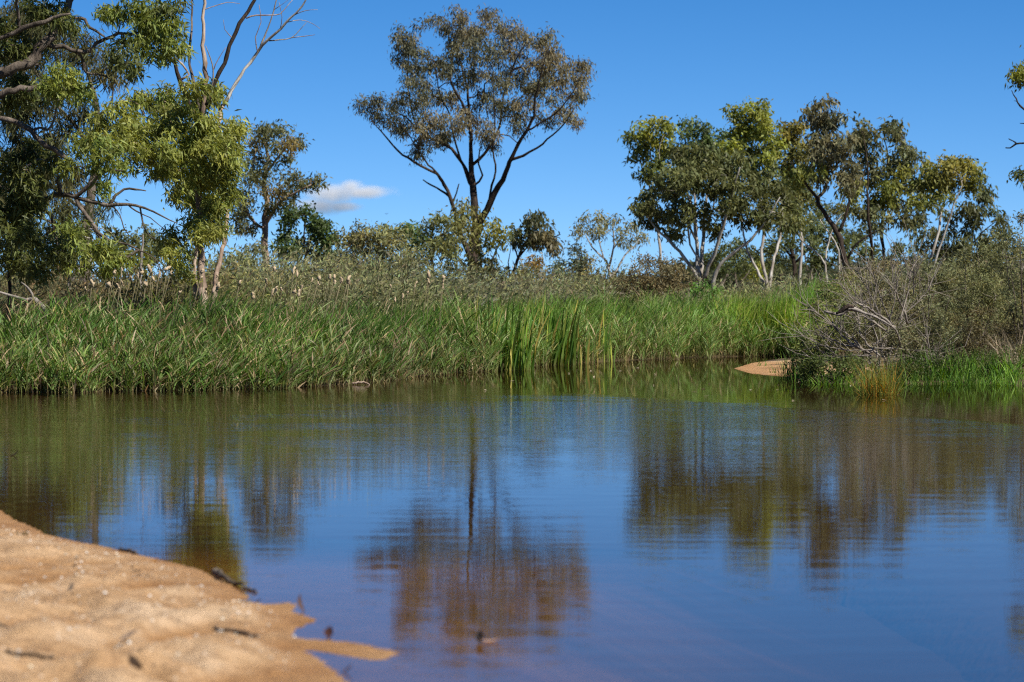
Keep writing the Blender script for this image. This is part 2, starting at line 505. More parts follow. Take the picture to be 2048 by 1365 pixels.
bp = N(nt, 'ShaderNodeBump', Strength=1.0, Distance=1.0); nt.links.new(hgt, bp.inputs['Height'])
fr = N(nt, 'ShaderNodeFresnel', IOR=1.39); nt.links.new(bp.outputs[0], fr.inputs['Normal'])
gl = N(nt, 'ShaderNodeBsdfGlossy', Roughness=.012); nt.links.new(bp.outputs[0], gl.inputs['Normal'])
tr = N(nt, 'ShaderNodeBsdfTransparent'); tr.inputs['Color'].default_value = (.9, .78, .55, 1)
df = N(nt, 'ShaderNodeBsdfDiffuse'); df.inputs['Color'].default_value = (.06, .042, .018, 1)
body = N(nt, 'ShaderNodeMixShader', Fac=.15)
nt.links.new(tr.outputs[0], body.inputs[1]); nt.links.new(df.outputs[0], body.inputs[2])
mx = N(nt, 'ShaderNodeMixShader')
nt.links.new(fr.outputs[0], mx.inputs['Fac'] if 'Fac' in mx.inputs else mx.inputs[0])
nt.links.new(body.outputs[0], mx.inputs[1]); nt.links.new(gl.outputs[0], mx.inputs[2])
nt.links.new(mx.outputs[0], out.inputs['Surface'])
V = np.array([(-22, -12, 0), (24, -12, 0), (24, 112, 0), (-22, 112, 0)], float)
tag(quads('water', V, [[0, 1, 2, 3]], m), 'still river pool reflecting the trees and blue sky', kind='structure')
M_WATER = m

# ------------------------------------------------------------------ trees
LEAFK = 2.7
def tree(name, label, cat, D, limbs, clumps, bark, cols, leaf=(.14, .028), tuft=.38, nl=26, dens=1.0, droop=.75, depth=None,
         group=None, seed=0, limb_bark=None, twig_bark=None, rt=.006, tone_k=1.0, mat=None, sag=.1, knob=.1, stems=0, leafname='crown', base=None, back=(), lw=1.0, cs=1.15, spread=1.0, wind=0.0, up=0.0):
    r = np.random.default_rng(seed + 1000)
    nl = int(nl * LEAFK); leaf = (leaf[0] * 1.05, leaf[1] * 1.2)
    D = D * KD
    s = D / F
    cl = np.array([(c[0], c[1], c[2], c[3]) for c in clumps], float) if clumps else np.zeros((0, 4))
    ci = [c[4] if len(c) > 4 else 0 for c in clumps]
    if len(cl):
        cx = (cl[:, 0].min() + cl[:, 0].max()) / 2; hw = max((cl[:, 0].max() - cl[:, 0].min()) / 2 + cl[:, 2].mean(), 20)
    else:
        cx = limbs[0][0][0]; hw = 60
    if depth is None: depth = min(hw * s * .8, 3.5)
    limbs = [list(l) for l in limbs]
    if stems:
        bx, by = base
        idx = r.permutation(len(cl))[:stems]
        for k in idx:
            c = cl[k]; w0 = r.uniform(.6, 1.0) * 5
            mx_, my_ = bx + (c[0] - bx) * .45 + r.normal() * 6, by + (c[1] - by) * .5
            limbs.append([(bx + r.normal() * 8, by, w0), (mx_, my_, w0 * .7), (c[0], c[1], w0 * .3)])
    b0 = limbs[0][0]
    w = P(b0[0], b0[1], D)
    base_w = np.array([w[0], D, gz1(w[0], D)])
    T = empty(name, tuple(base_w))
    tag(T, label, cat, group)
    nodes = []; offs = []; npx = []
    first = True
    for li, l in enumerate(limbs):
        px = np.array([(q[0], q[1]) for q in l], float); wd = np.array([q[2] for q in l], float) * lw
        if first or stems: o0 = 0.0 if first else r.normal() * .1
        else:
            dd = np.linalg.norm(np.array(npx) - px[0], axis=1)
            o0 = offs[int(dd.argmin())]
        ln = np.concatenate([[0], np.cumsum(np.linalg.norm(np.diff(px, axis=0), axis=1))]) * s
        drift = (0.12 if first else r.uniform(-.55, .55)) * spread
        of = np.clip(o0 + drift * ln, -depth * 1.2, depth * 1.2)
        if li in back: of = of + np.linspace(0, 1, len(of)) ** .5 * 1.5
        pts = np.array([P(a[0], a[1], D + q) for a, q in zip(px, of)])
        rad = wd * .5 * s
        if first or stems:
            g0 = gz1(pts[0][0], pts[0][1]) - .15
            if pts[0][2] > g0 + .02:
                pts = np.vstack([[pts[0][0] + (pts[0][0] - pts[1][0]) * .15, pts[0][1], g0], pts]); rad = np.concatenate([[rad[0] * 1.25], rad])
                of = np.concatenate([[of[0]], of]); px = np.vstack([px[0], px])
        step = max(.12, min(.6, s * 14))
        sp, sr = spline(pts, rad, step)
        sp[1:-1] += r.normal(size=sp[1:-1].shape) * np.minimum(sr[1:-1, None] * .35, .03)
        Vt, Qt = tube(sp, sr, 8 if rad.max() > .05 else 6, knob, r)
        bk = (limb_bark or {}).get(li, bark)
        quads('trunk' if first else 'limb', Vt, Qt, bk, T, smooth=True)
        k0 = int(len(sp) * (.35 if first and not stems else .25)) if len(cl) else 0
        for q in range(len(sp)):
            if q >= k0:
                nodes.append(sp[q])
        # offsets table for later limbs
        for q in range(len(px)):
            npx.append(px[q]); offs.append(of[q])
        for q in range(len(px) - 1):
            npx.append((px[q] + px[q + 1]) / 2); offs.append((of[q] + of[q + 1]) / 2)
        first = False
    if not len(cl): return T
    # tufts
    tc = []; tcol = []
    for c, k in zip(cl, ci):
        Rx, Ry = c[2] * s * cs, c[3] * s * cs; Rd = (Rx + Ry) * .5
        n = max(3, int(round(dens * 1.7 * Rx * Ry / (tuft * tuft))))
        u = np.clip((c[0] - cx) / hw, -1, 1)
        o = r.uniform(-1, 1) * depth * math.sqrt(max(0, 1 - u * u)) * .8
        cen = P(c[0], c[1], D + o)
        d = unit(r.normal(size=(n, 3))) * (r.random((n, 1)) ** .45)
        tc.append(cen + d * np.array([Rx, Rd, Ry])); tcol += [k] * n
    tc = np.concatenate(tc); tcol = np.array(tcol)
    nodes = np.array(nodes); nn = len(nodes)
    d0 = np.array([np.min(np.linalg.norm(nodes - t, axis=1)) for t in tc])
    order = np.argsort(d0)
    NP = np.empty((nn + 3 * len(tc), 3)); NP[:nn] = nodes
    par = np.full(nn + 3 * len(tc), -1); cnt = nn
    tips = []
    for ti in order:
        t = tc[ti]
        v = t - NP[:cnt]
        dist = np.sqrt((v ** 2).sum(1))
        cost = dist + .8 * np.maximum(-v[:, 2], 0) - .15 * np.clip(v[:, 2], 0, .5)
        i = int(cost.argmin()); a = NP[i]; L = dist[i]
        j = r.normal(size=(2, 3)) * L * .09
        m1 = a + (t - a) * .36 + j[0] + [0, 0, sag * L]
        m2 = a + (t - a) * .7 + j[1] + [0, 0, sag * L * .8]
        NP[cnt] = m1; par[cnt] = i; NP[cnt + 1] = m2; par[cnt + 1] = cnt; NP[cnt + 2] = t; par[cnt + 2] = cnt + 1
        tips.append((cnt + 2, ti)); cnt += 3
    load = np.zeros(cnt); load[[q[0] for q in tips]] = 1
    for i in range(cnt - 1, nn - 1, -1):
        if par[i] >= 0: load[par[i]] += load[i]
    rad = rt * np.maximum(load, 1) ** .5
    ch = np.arange(nn, cnt)
    Vt, Qt = frusta(NP[par[ch]], NP[ch], np.minimum(rad[ch] * 1.12, rt * 9), np.minimum(rad[ch], rt * 9) * .92, 4)
    tag(quads('twigs', Vt, Qt, twig_bark or bark, T, smooth=True), kind='stuff')
    # leaves
    n = len(tc); K = nl
    tone = r.uniform(.7, 1.3, n); mixc = r.random(n)
    cen = np.repeat(tc, K, 0)
    g3 = r.normal(size=(n * K, 3)) * tuft * .52 * np.array([1, 1, .85])
    p = cen + g3
    rd = unit(r.normal(size=(n * K, 3)))
    out_ = unit(g3)
    a = unit(rd * .75 + out_ * .35 + np.array([wind, 0, up - droop]))
    Ll = leaf[0] * r.uniform(.65, 1.25, n * K); Wl = leaf[1] * r.uniform(.75, 1.25, n * K)
    V, Qd = leaf_geo(p - a * Ll[:, None] * .4, a, Ll, Wl, r)
    base_c = np.array(cols, float)
    ca = base_c[np.minimum(tcol, len(base_c) - 1)] * np.array([1.95, 1.95, 1.6]) * tone_k
    lc = np.repeat(ca * tone[:, None], K, 0) * r.uniform(.75, 1.25, (n * K, 1))
    hue = r.normal(size=(n * K, 1)) * .06 + np.repeat(r.normal(size=(n, 1)) * .05, K, 0)
    lc = lc * np.concatenate([1 + hue, 1 + hue * .2, 1 - hue * .5], 1)
    quads(leafname, V, Qd, mat or M_LEAF, T, np.repeat(np.clip(lc, .005, .9), 4, 0))
    return T

OLIVE = (.085, .095, .035); GREY_OLIVE = (.105, .10, .055); BROWNISH = (.125, .098, .062); DEEP = (.045, .075, .022)
YELLOWG = (.13, .14, .033); FRESH = (.12, .15, .035); ORANGE = (.24, .13, .04); DUSTY = (.12, .125, .065); BLUEG = (.09, .11, .075); DRAB = (.06, .058, .03)

# --- the lone tall gum in the middle
J_limbs = [
    [(945, 640, 34), (944, 590, 30), (947, 530, 28), (950, 480, 27), (949, 430, 22), (946, 385, 19), (943, 345, 15), (942, 308, 12), (942, 270, 10), (938, 230, 8), (935, 180, 6), (922, 130, 4), (907, 80, 2.5)],
    [(945, 330, 9), (968, 308, 8), (985, 285, 7), (1000, 250, 6), (1008, 190, 5), (1028, 130, 4), (1050, 90, 2)],
    [(944, 372, 13), (935, 352, 12), (924, 328, 10), (903, 298, 8), (869, 280, 6.5), (841, 265, 5.5), (812, 235, 4), (775, 215, 2)],
    [(938, 235, 7), (918, 195, 6.5), (900, 160, 6), (905, 110, 4.5), (893, 60, 2)],
    [(952, 475, 21), (962, 445, 20), (974, 418, 18), (987, 388, 16), (1006, 360, 14), (1015, 335, 12), (1024, 316, 11), (1037, 290, 9), (1054, 260, 7.5), (1067, 232, 6.5), (1071, 195, 5.5), (1082, 150, 4), (1095, 100, 2)],
    [(1022, 320, 8), (1045, 312, 7), (1074, 297, 6), (1105, 270, 4.5), (1127, 250, 3.5), (1150, 215, 2)],
    [(1050, 264, 6), (1080, 247, 5), (1112, 226, 4), (1145, 185, 3), (1165, 145, 2)],
    [(978, 405, 7), (983, 370, 6), (992, 342, 5), (986, 300, 4.5), (990, 240, 3.5), (985, 160, 2)],
    [(943, 540, 14), (933, 500, 13), (918, 455, 12), (908, 418, 11), (899, 393, 10), (889, 370, 9), (874, 350, 8), (841, 331, 6.5), (805, 309, 5.5), (785, 290, 4.5), (763, 265, 3.5), (742, 240, 2)],
    [(899, 395, 6), (882, 381, 5.5), (862, 370, 4.5), (846, 360, 3)],
    [(889, 371, 6), (872, 345, 5.5), (857, 330, 5), (836, 300, 4), (820, 275, 3), (800, 248, 2)],
    [(903, 405, 5), (913, 386, 4), (918, 368, 3)],
    [(945, 372, 6), (958, 364, 6), (965, 350, 5.5), (957, 328, 4.5), (960, 300, 3.5), (975, 255, 2)],
    [(924, 328, 6), (905, 265, 5), (900, 230, 4), (880, 190, 3), (870, 130, 2)],
    [(836, 262, 4), (822, 215, 4), (815, 160, 3), (818, 100, 2)],
]
J_cl = [(821, 86, 36, 40), (828, 130, 40, 36), (862, 137, 34, 22), (766, 205, 40, 22), (731, 219, 16, 20), (821, 205, 44, 28), (800, 246, 40, 26), (862, 246, 40, 28, 1), (910, 246, 36, 28, 1), (841, 300, 24, 28),
        (869, 41, 20, 15), (910, 41, 30, 24, 1), (934, 75, 38, 30, 1), (907, 78, 30, 30), (978, 34, 30, 18, 1), (1009, 62, 36, 30, 1), (1047, 68, 26, 26, 1), (1081, 75, 28, 30), (968, 103, 42, 34), (1019, 113, 36, 24, 1),
        (992, 144, 30, 24), (930, 157, 30, 20), (1077, 130, 40, 24, 1), (1122, 137, 40, 30, 1), (1166, 137, 18, 32, 1), (1077, 164, 40, 24), (1129, 171, 38, 24, 1), (1160, 171, 18, 26, 1), (1152, 198, 18, 16),
        (999, 212, 32, 32), (1033, 226, 24, 28), (958, 191, 24, 24), (1112, 212, 30, 16), (1134, 230, 26, 18, 1), (1154, 250, 10, 14, 1), (978, 260, 26, 24, 1), (992, 290, 20, 20), (937, 240, 24, 24, 1), (876, 291, 20, 22),
        (1070, 180, 30, 20), (886, 130, 20, 20), (1005, 175, 24, 20), (760, 235, 22, 14), (865, 185, 30, 22), (900, 205, 28, 24, 1), (905, 130, 26, 24), (955, 145, 26, 22, 1), (1040, 165, 28, 22), (1050, 215, 26, 20, 1), (1090, 240, 24, 16), (900, 275, 26, 18), (835, 165, 26, 22), (950, 60, 26, 22, 1), (1035, 265, 20, 18), (1100, 105, 24, 20, 1), (850, 275, 24, 18, 1)]
tree('gum_tree', 'tall lone gum with brownish crown and forked dark trunk in the middle of the picture', 'tree', 62, J_limbs, J_cl, B_DARK, [(.080, .078, .054), (.112, .098, .068)],
     leaf=(.18, .04), tuft=.32, nl=25, dens=1.45, droop=.8, seed=1, depth=3.6, lw=.74, cs=1.04)
tree('gum_tree', 'young yellow-green leafy suckers growing around the base of the tall lone gum', 'tree', 60.5,
     [[(962, 640, 6), (964, 560, 5), (958, 500, 4), (935, 440, 2)], [(963, 560, 5), (985, 520, 3.5), (1000, 480, 2)], [(960, 590, 5), (930, 540, 4), (900, 490, 2)]],
     [(928, 425, 28, 25, 0), (945, 440, 25, 22), (925, 470, 40, 28, 0), (990, 480, 38, 24, 1), (1000, 470, 25, 18, 1), (960, 520, 34, 28, 0), (890, 490, 28, 28, 2), (970, 555, 34, 30, 2), (900, 525, 25, 25, 2), (985, 590, 28, 24, 2), (940, 590, 26, 20, 2)],
     B_DARK, [(.115, .11, .045), (.13, .13, .037), (.05, .054, .03)], leaf=(.24, .07), tuft=.4, nl=15, dens=1.3, droop=.7, seed=2)
tree('gum_sapling', 'slender dark-leaved sapling leaning right beside the tall lone gum', 'tree', 59,
     [[(1006, 640, 9), (1010, 590, 8), (1022, 555, 7), (1037, 520, 6), (1045, 495, 5), (1062, 468, 3)], [(1040, 512, 4), (1060, 490, 3), (1085, 475, 2)], [(1037, 520, 3), (1030, 495, 2.5), (1022, 480, 1.5)], [(1020, 560, 3), (1017, 525, 2), (1022, 495, 1.2)]],
     [(1075, 462, 32, 28), (1042, 480, 20, 14), (1098, 488, 15, 20, 1), (1066, 438, 18, 14), (1085, 478, 28, 20, 1), (1060, 485, 22, 12), (1110, 500, 8, 10, 1)],
     B_DARK, [(.055, .06, .032), (.09, .08, .05)], leaf=(.24, .065), tuft=.34, nl=16, dens=1.6, droop=.8, seed=3)

# --- left: the near gum leaning in from outside the frame
A_limbs = [
    [(-300, 600, 60), (-290, 480, 52), (-270, 380, 46), (-235, 290, 42), (-170, 215, 36), (-90, 165, 28), (0, 143, 23), (42, 131, 22), (68, 113, 20), (93, 84, 19), (117, 45, 17), (135, 15, 15), (152, -30, 12), (160, -90, 8)],
    [(128, 28, 9), (145, 36, 8), (160, 37, 7), (174, 49, 6.5), (190, 62, 6), (209, 74, 4)],
    [(90, 88, 10), (130, 93, 9), (150, 102, 8.5), (170, 107, 8.5), (185, 96, 8), (210, 78, 7), (236, 68, 6.5), (262, 69, 5.5), (290, 58, 4), (330, 35, 2)],
    [(155, 103, 6), (166, 125, 5.5), (172, 146, 5), (195, 148, 4), (219, 158, 2.5)],
    [(-170, 220, 26), (-80, 205, 18), (0, 190, 14), (40, 179, 13), (75, 172, 12), (102, 168, 9), (132, 180, 5), (160, 188, 2)],
    [(-235, 290, 26), (-100, 250, 16), (0, 238, 10), (30, 243, 11), (60, 262, 12), (85, 283, 11), (110, 300, 10), (130, 315, 9), (145, 323, 6)],
    [(62, 263, 6), (80, 257, 5), (94, 261, 5), (106, 245, 4), (112, 220, 3), (119, 200, 2)],
    [(-260, 370, 24), (-120, 350, 16), (0, 373, 9), (34, 392, 10), (42, 406, 9), (78, 417, 8), (100, 430, 7), (104, 450, 5), (112, 480, 4), (118, 520, 2)],
    [(60, 413, 9), (95, 395, 9), (125, 388, 10), (150, 394, 10), (176, 374, 8), (205, 347, 6), (225, 341, 5), (246, 342, 3)],
    [(120, 388, 9), (117, 364, 10), (126, 350, 9), (145, 336, 5)],
    [(152, 396, 9), (198, 407, 8), (218, 411, 8), (254, 407, 6.5), (290, 417, 5), (322, 432, 3.5), (354, 447, 2)],
    [(219, 409, 7), (231, 392, 6), (249, 378, 5), (270, 379, 4), (292, 382, 2.5)],
    [(152, 396, 9), (168, 425, 8), (188, 453, 7), (205, 472, 6), (221, 484, 5.5), (256, 490, 4), (300, 511, 2.5), (318, 525, 1.5)],
    [(170, 428, 6), (184, 454, 6), (203, 482, 5), (208, 516, 4.5), (216, 533, 4), (226, 548, 2)],
    [(280, 414, 4), (284, 440, 3.5), (292, 465, 2.5), (312, 480, 1.5)],
    [(254, 408, 3.5), (272, 424, 3), (300, 436, 2.2), (330, 460, 1.4)],
    [(221, 411, 3.5), (240, 430, 3), (247, 455, 2.5), (262, 475, 1.6)],
    [(-90, 165, 14), (-30, 95, 10), (33, 65, 10), (74, 47, 10), (105, 36, 8), (140, 28, 4)],
    [(40, 62, 6), (36, 40, 6), (33, 10, 6), (34, -40, 5)],
]
A_cl = [(115, 152, 26, 14), (150, 168, 28, 18), (172, 188, 22, 14), (130, 185, 28, 18), (100, 175, 26, 20), (100, 24, 32, 18, 1), (72, 22, 26, 18, 1), (130, 55, 22, 22, 1), (225, 25, 26, 20), (262, 18, 28, 20), (300, 30, 30, 24), (345, 20, 24, 18, 1),
        (300, 62, 34, 28), (342, 62, 28, 30), (290, 92, 24, 22), (330, 108, 20, 20), (362, 90, 12, 24), (250, 120, 20, 18, 1), (270, 140, 16, 16, 1), (225, 105, 16, 12, 1), (255, 80, 22, 12, 1),
        (110, 330, 22, 20, 1), (195, 325, 18, 20), (200, 375, 18, 18), (215, 300, 24, 20), (165, 290, 24, 20), (235, 345, 20, 16), (60, 290, 26, 22, 1), (30, 170, 30, 20, 1), (80, 410, 30, 22, 1), (40, 390, 30, 26, 1), (60, 470, 34, 26, 1), (30, 515, 34, 30, 1), (150, 470, 30, 20), (190, 498, 36, 18), (230, 522, 26, 20), (110, 500, 34, 24, 1), (70, 545, 26, 18, 1), (20, 440, 34, 34, 1), (160, 520, 26, 18),
        (40, 200, 36, 24, 1), (10, 90, 30, 40, 1), (50, 100, 30, 20, 1), (60, 360, 30, 30, 1), (20, 330, 26, 30, 1), (140, 345, 16, 20), (215, 540, 14, 10), (-40, 60, 40, 50, 1), (-60, 300, 60, 60, 1), (-70, 450, 60, 60, 1), (-150, 100, 80, 60), (-200, 0, 100, 60), (0, -60, 90, 30), (150, -60, 60, 24)]
tree('gum_tree', 'near gum with thick grey crooked limbs reaching in from the left edge', 'tree', 25.5, A_limbs, A_cl, B_GREY, [(.105, .125, .035), (.06, .07, .025)],
     leaf=(.15, .028), tuft=.18, nl=18, dens=2.4, droop=.55, seed=11, depth=1.6, rt=.0035, sag=.0, wind=.15)

# --- left: green gum whose bare limbs rise into the sky
B_limbs = [
    [(405, 620, 18), (404, 560, 16), (402, 500, 14), (400, 440, 12), (398, 380, 11), (397, 320, 10), (402, 250, 10), (410, 190, 9.5), (408, 130, 9), (407, 92, 8), (406, 50, 7), (409, -10, 6), (412, -70, 3)],
    [(392, 600, 9), (389, 540, 8), (391, 480, 7), (394, 420, 6), (385, 340, 5), (370, 260, 4)],
    [(424, 610, 10), (431, 565, 10), (440, 515, 9), (450, 472, 8.5), (453, 430, 8), (447, 370, 7), (440, 300, 7), (438, 250, 8), (446, 210, 8)],
    [(400, 260, 8), (380, 210, 9), (361, 166, 9), (349, 127, 8), (339, 113, 6), (329, 78, 5), (318, 30, 4), (310, -20, 3)],
    [(361, 160, 5), (378, 150, 4), (363, 129, 4), (345, 108, 3.5), (335, 95, 2)],
    [(398, 220, 6), (388, 165, 6.5), (378, 115, 6), (383, 65, 4.5), (384, 23, 3.5), (380, -20, 3)],
    [(420, 200, 4), (425, 166, 3), (427, 141, 3), (421, 117, 2.4), (411, 92, 1.6)],
    [(412, 210, 8), (433, 162, 8.5), (453, 113, 8), (466, 78, 8), (488, 35, 7.5), (511, 0, 6.5), (535, -40, 4)],
    [(520, 96, 4), (528, 74, 3.5), (536, 57, 3), (547, 22, 2.5), (556, -10, 2)],
    [(538, 82, 3), (560, 80, 2.6), (582, 76, 2.2), (600, 60, 1.6), (613, 45, 1)],
    [(582, 76, 1.8), (610, 73, 1.5), (630, 70, 1)],
    [(492, 37, 3), (512, 31, 2.6), (540, 31, 2.2), (560, 28, 2), (575, 12, 1.5), (590, -5, 1)],
    [(515, 104, 2.2), (511, 75, 2), (522, 45, 1.6), (518, 10, 1.2)],
    [(590, 30, 1.8), (610, 22, 1.4), (635, 20, 1)],
    [(575, 45, 1.8), (600, 40, 1.4), (625, 48, 1), (640, 58, .8)],
    [(408, 20, 2.2), (430, 12, 1.8), (455, 5, 1.4), (480, 8, 1)],
    [(466, 78, 2), (450, 60, 1.2), (447, 40, .8)],
    [(427, 141, 2), (437, 118, 1.6), (452, 95, 1)],
    [(548, 20, 1.4), (570, 5, 1), (600, -20, .8)],
    [(560, 60, 1.6), (564, 35, 1.3), (558, 5, 1)],
]
B_limbs.insert(8, [(446, 212, 8), (462, 180, 7.5), (482, 149, 7), (507, 115, 6.5), (535, 82, 6), (562, 57, 5), (593, 25, 4), (615, -3, 3), (640, -40, 2)])
B_cl = [(385, 184, 28, 18), (430, 196, 20, 26), (345, 200, 30, 22), (292, 205, 26, 22), (250, 228, 32, 26), (205, 248, 26, 22), (182, 285, 22, 20), (232, 285, 34, 24), (300, 268, 38, 30), (368, 248, 38, 30), (428, 258, 30, 30), (464, 258, 16, 16),
        (280, 322, 32, 22), (350, 322, 40, 30), (418, 328, 38, 32), (452, 330, 18, 30), (398, 395, 40, 30), (438, 412, 24, 28), (360, 385, 28, 20), (390, 452, 30, 24), (432, 460, 20, 18), (340, 478, 22, 24), (352, 520, 18, 20), (366, 548, 16, 18), (330, 345, 28, 18),
        (400, 300, 36, 26), (458, 385, 14, 20), (475, 265, 8, 8), (320, 235, 28, 20), (395, 215, 34, 20), (435, 300, 32, 30), (448, 360, 26, 28), (408, 362, 34, 26), (428, 432, 30, 24), (385, 290, 34, 26), (320, 300, 34, 24), (250, 265, 34, 24), (455, 300, 22, 26), (410, 470, 24, 18)]
tree('gum_tree', 'bright green gum with bare dark limbs rising above its crown into the sky', 'tree', 28, B_limbs, B_cl, B_PINK, [(.132, .145, .042)],
     leaf=(.15, .028), tuft=.19, nl=22, dens=2.3, droop=.55, seed=12, depth=1.6, rt=.0035, sag=.0, wind=.2, back=(1, 2),
     limb_bark={0: B_PINK, 8: B_WHITE, 7: B_DARK, 3: B_DARK, 5: B_GREY, 6: B_TWIG, 9: B_DEAD, 10: B_DEAD})

# --- left: dark fine-leaved tree behind
tree('she_oak_tree', 'dark drooping fine-leaved tree behind the near gum at the far left', 'tree', 38,
     [[(170, 620, 22), (172, 520, 20), (178, 420, 18), (190, 330, 15), (195, 240, 13), (188, 190, 9), (170, 130, 4)], [(186, 300, 9), (140, 240, 7), (90, 180, 5), (60, 120, 2)], [(194, 235, 8), (205, 228, 7), (225, 200, 4), (225, 150, 2)], [(176, 420, 9), (110, 380, 6), (50, 330, 3)], [(174, 500, 8), (110, 450, 5), (40, 420, 2)]],
     [(175, 105, 36, 24), (215, 135, 28, 26), (226, 168, 18, 24, 1), (130, 105, 34, 30), (70, 110, 44, 40), (150, 240, 40, 30), (40, 230, 44, 34), (60, 320, 50, 40), (15, 290, 40, 44), (140, 350, 30, 36), (70, 410, 50, 40), (150, 430, 34, 30), (10, 150, 40, 50), (-40, 380, 50, 60), (-40, 220, 50, 60), (110, 290, 34, 30), (10, 480, 50, 40), (110, 480, 40, 30), (60, 40, 50, 40), (110, 70, 40, 30), (0, 400, 50, 60), (60, 180, 40, 30), (110, 200, 34, 30), (90, 360, 40, 34), (30, 60, 50, 40), (190, 420, 26, 24), (40, 540, 50, 20), (120, 530, 40, 20)],
     B_GREY, [(.05, .05, .024), (.085, .075, .035)], leaf=(.28, .026), tuft=.34, nl=30, dens=1.9, droop=.75, seed=13, mat=M_FINE, depth=3)

# --- left middle distance
tree('gum_tree', 'tall olive gum with tan trunk behind the scrub left of the small cloud', 'tree', 58,
     [[(533, 590, 17), (532, 520, 15), (531, 470, 13), (533, 420, 11), (528, 370, 9), (536, 320, 7), (528, 280, 3)], [(533, 445, 8), (560, 405, 6), (590, 385, 4), (622, 370, 2)], [(531, 458, 7), (508, 446, 6), (492, 420, 5), (480, 390, 2)], [(529, 375, 5), (505, 340, 4), (515, 290, 2)], [(534, 345, 5), (560, 310, 4), (585, 280, 2)]],
     [(520, 268, 18, 15), (537, 257, 15, 10), (564, 267, 15, 12), (595, 278, 12, 12), (514, 292, 17, 13, 1), (547, 294, 21, 15), (580, 296, 18, 12, 1), (520, 321, 18, 13), (561, 321, 26, 15), (494, 330, 20, 16), (533, 352, 34, 16), (575, 359, 25, 14), (490, 362, 20, 20), (609, 373, 22, 11), (632, 365, 8, 7), (588, 385, 24, 14), (547, 390, 30, 15, 1), (504, 392, 25, 16), (581, 410, 22, 11), (533, 420, 30, 12), (494, 422, 22, 15), (478, 392, 12, 20), (488, 470, 22, 20), (470, 440, 14, 20), (505, 500, 20, 14)],
     B_PINK, [(.085, .088, .045), (.13, .105, .045)], leaf=(.2, .055), tuft=.36, nl=26, dens=1.2, droop=.5, seed=14)
tree('round_tree', 'round dark green tree just below the small cloud', 'tree', 57,
     [[(612, 600, 8), (612, 545, 7), (613, 510, 6), (620, 482, 4), (640, 458, 2)], [(598, 600, 7), (598, 545, 6), (592, 510, 5), (580, 480, 3), (570, 460, 2)], [(613, 505, 4), (608, 470, 3), (612, 440, 2)]],
     [(588, 436, 21, 12), (616, 434, 23, 12), (640, 448, 15, 12), (575, 450, 15, 14), (609, 455, 30, 15), (643, 462, 17, 15), (568, 480, 15, 13), (602, 490, 22, 12), (636, 490, 23, 13), (661, 482, 10, 12), (643, 517, 21, 13), (586, 508, 16, 9), (660, 510, 10, 10), (565, 500, 10, 10), (625, 515, 18, 12)],
     B_DARK, [(.048, .072, .027)], leaf=(.2, .07), tuft=.34, nl=28, dens=1.25, droop=.2, cs=1.08, seed=15)
tree('wattle_bush', 'large grey-green wattle thicket below the cloud left of the lone gum', 'shrub', 52, [],
     [(708, 463, 22, 12), (700, 490, 25, 20), (735, 485, 30, 22), (780, 485, 32, 24), (752, 518, 44, 22), (800, 512, 34, 22), (700, 520, 26, 24), (765, 470, 20, 12, 1), (725, 470, 14, 12, 1), (820, 530, 34, 22), (680, 540, 20, 18), (750, 545, 44, 20)],
     B_GREY, [(.12, .118, .06), (.15, .135, .065)], leaf=(.17, .045), tuft=.34, nl=30, dens=1.6, droop=.2, cs=1.25, seed=16, stems=9, base=(755, 610), mat=M_FINE, twig_bark=B_TWIG)
tree('round_tree', 'dark green tree crown showing above the grey-green wattle thicket', 'tree', 60,
     [[(815, 600, 8), (815, 540, 7), (812, 490, 5), (806, 455, 2)], [(815, 510, 4), (828, 480, 3), (835, 460, 1.5)]],
     [(804, 456, 22, 10), (828, 467, 17, 12), (785, 468, 14, 10), (815, 480, 22, 12), (838, 485, 12, 12)], B_DARK, [(.055, .08, .03)], leaf=(.2, .07), tuft=.34, nl=24, dens=1.3, droop=.2, seed=17)
tree('gum_tree', 'small olive gum with open crown just left of the lone gum trunk', 'tree', 57,
     [[(868, 600, 7), (866, 545, 6), (862, 500, 5), (866, 465, 3), (872, 440, 1.5)], [(864, 510, 4), (880, 480, 3), (892, 455, 1.5)], [(864, 520, 3), (850, 490, 2.5), (845, 465, 1.5)]],
     [(869, 440, 27, 9), (852, 458, 20, 12), (892, 452, 16, 15), (865, 485, 18, 14), (884, 505, 24, 16), (850, 510, 20, 16), (900, 480, 12, 12)], B_GREY, [(.10, .105, .045)], leaf=(.2, .055), tuft=.33, nl=22, dens=1.1, droop=.4, seed=18)
tree('gum_tree', 'leaning pale trunk with a small dark crown behind the left cattails', 'tree', 33,
     [[(128, 610, 11), (138, 572, 10), (152, 548, 9), (170, 530, 7), (200, 505, 4)], [(150, 550, 5), (140, 520, 4), (130, 490, 2)]],
     [(205, 500, 22, 16), (180, 480, 26, 18), (140, 480, 24, 18), (240, 540, 20, 16), (225, 470, 18, 14)], B_PALE, [(.06, .065, .03)], leaf=(.16, .04), tuft=.26, nl=20, dens=.9, droop=.5, seed=19)
tree('gum_tree', 'thin bare grey pole of a dead young tree behind the left cattails', 'dead tree', 30, [[(281, 600, 6), (282, 560, 5.5), (284, 510, 5), (286, 470, 3)]], [], B_DEAD, [OLIVE], seed=20)
tree('round_tree', 'dark thin-trunked small tree at the far left edge behind the reeds', 'tree', 26.5,
     [[(18, 680, 8), (18, 620, 7), (20, 560, 7), (15, 520, 6), (20, 470, 4)], [(18, 540, 4), (40, 525, 3), (60, 515, 2)]], [(20, 470, 30, 26), (50, 500, 26, 20), (-20, 500, 30, 30), (60, 540, 22, 14)], B_DARK, [(.045, .055, .022)], leaf=(.14, .03), tuft=.2, nl=18, dens=.8, droop=.5, seed=21, rt=.004)
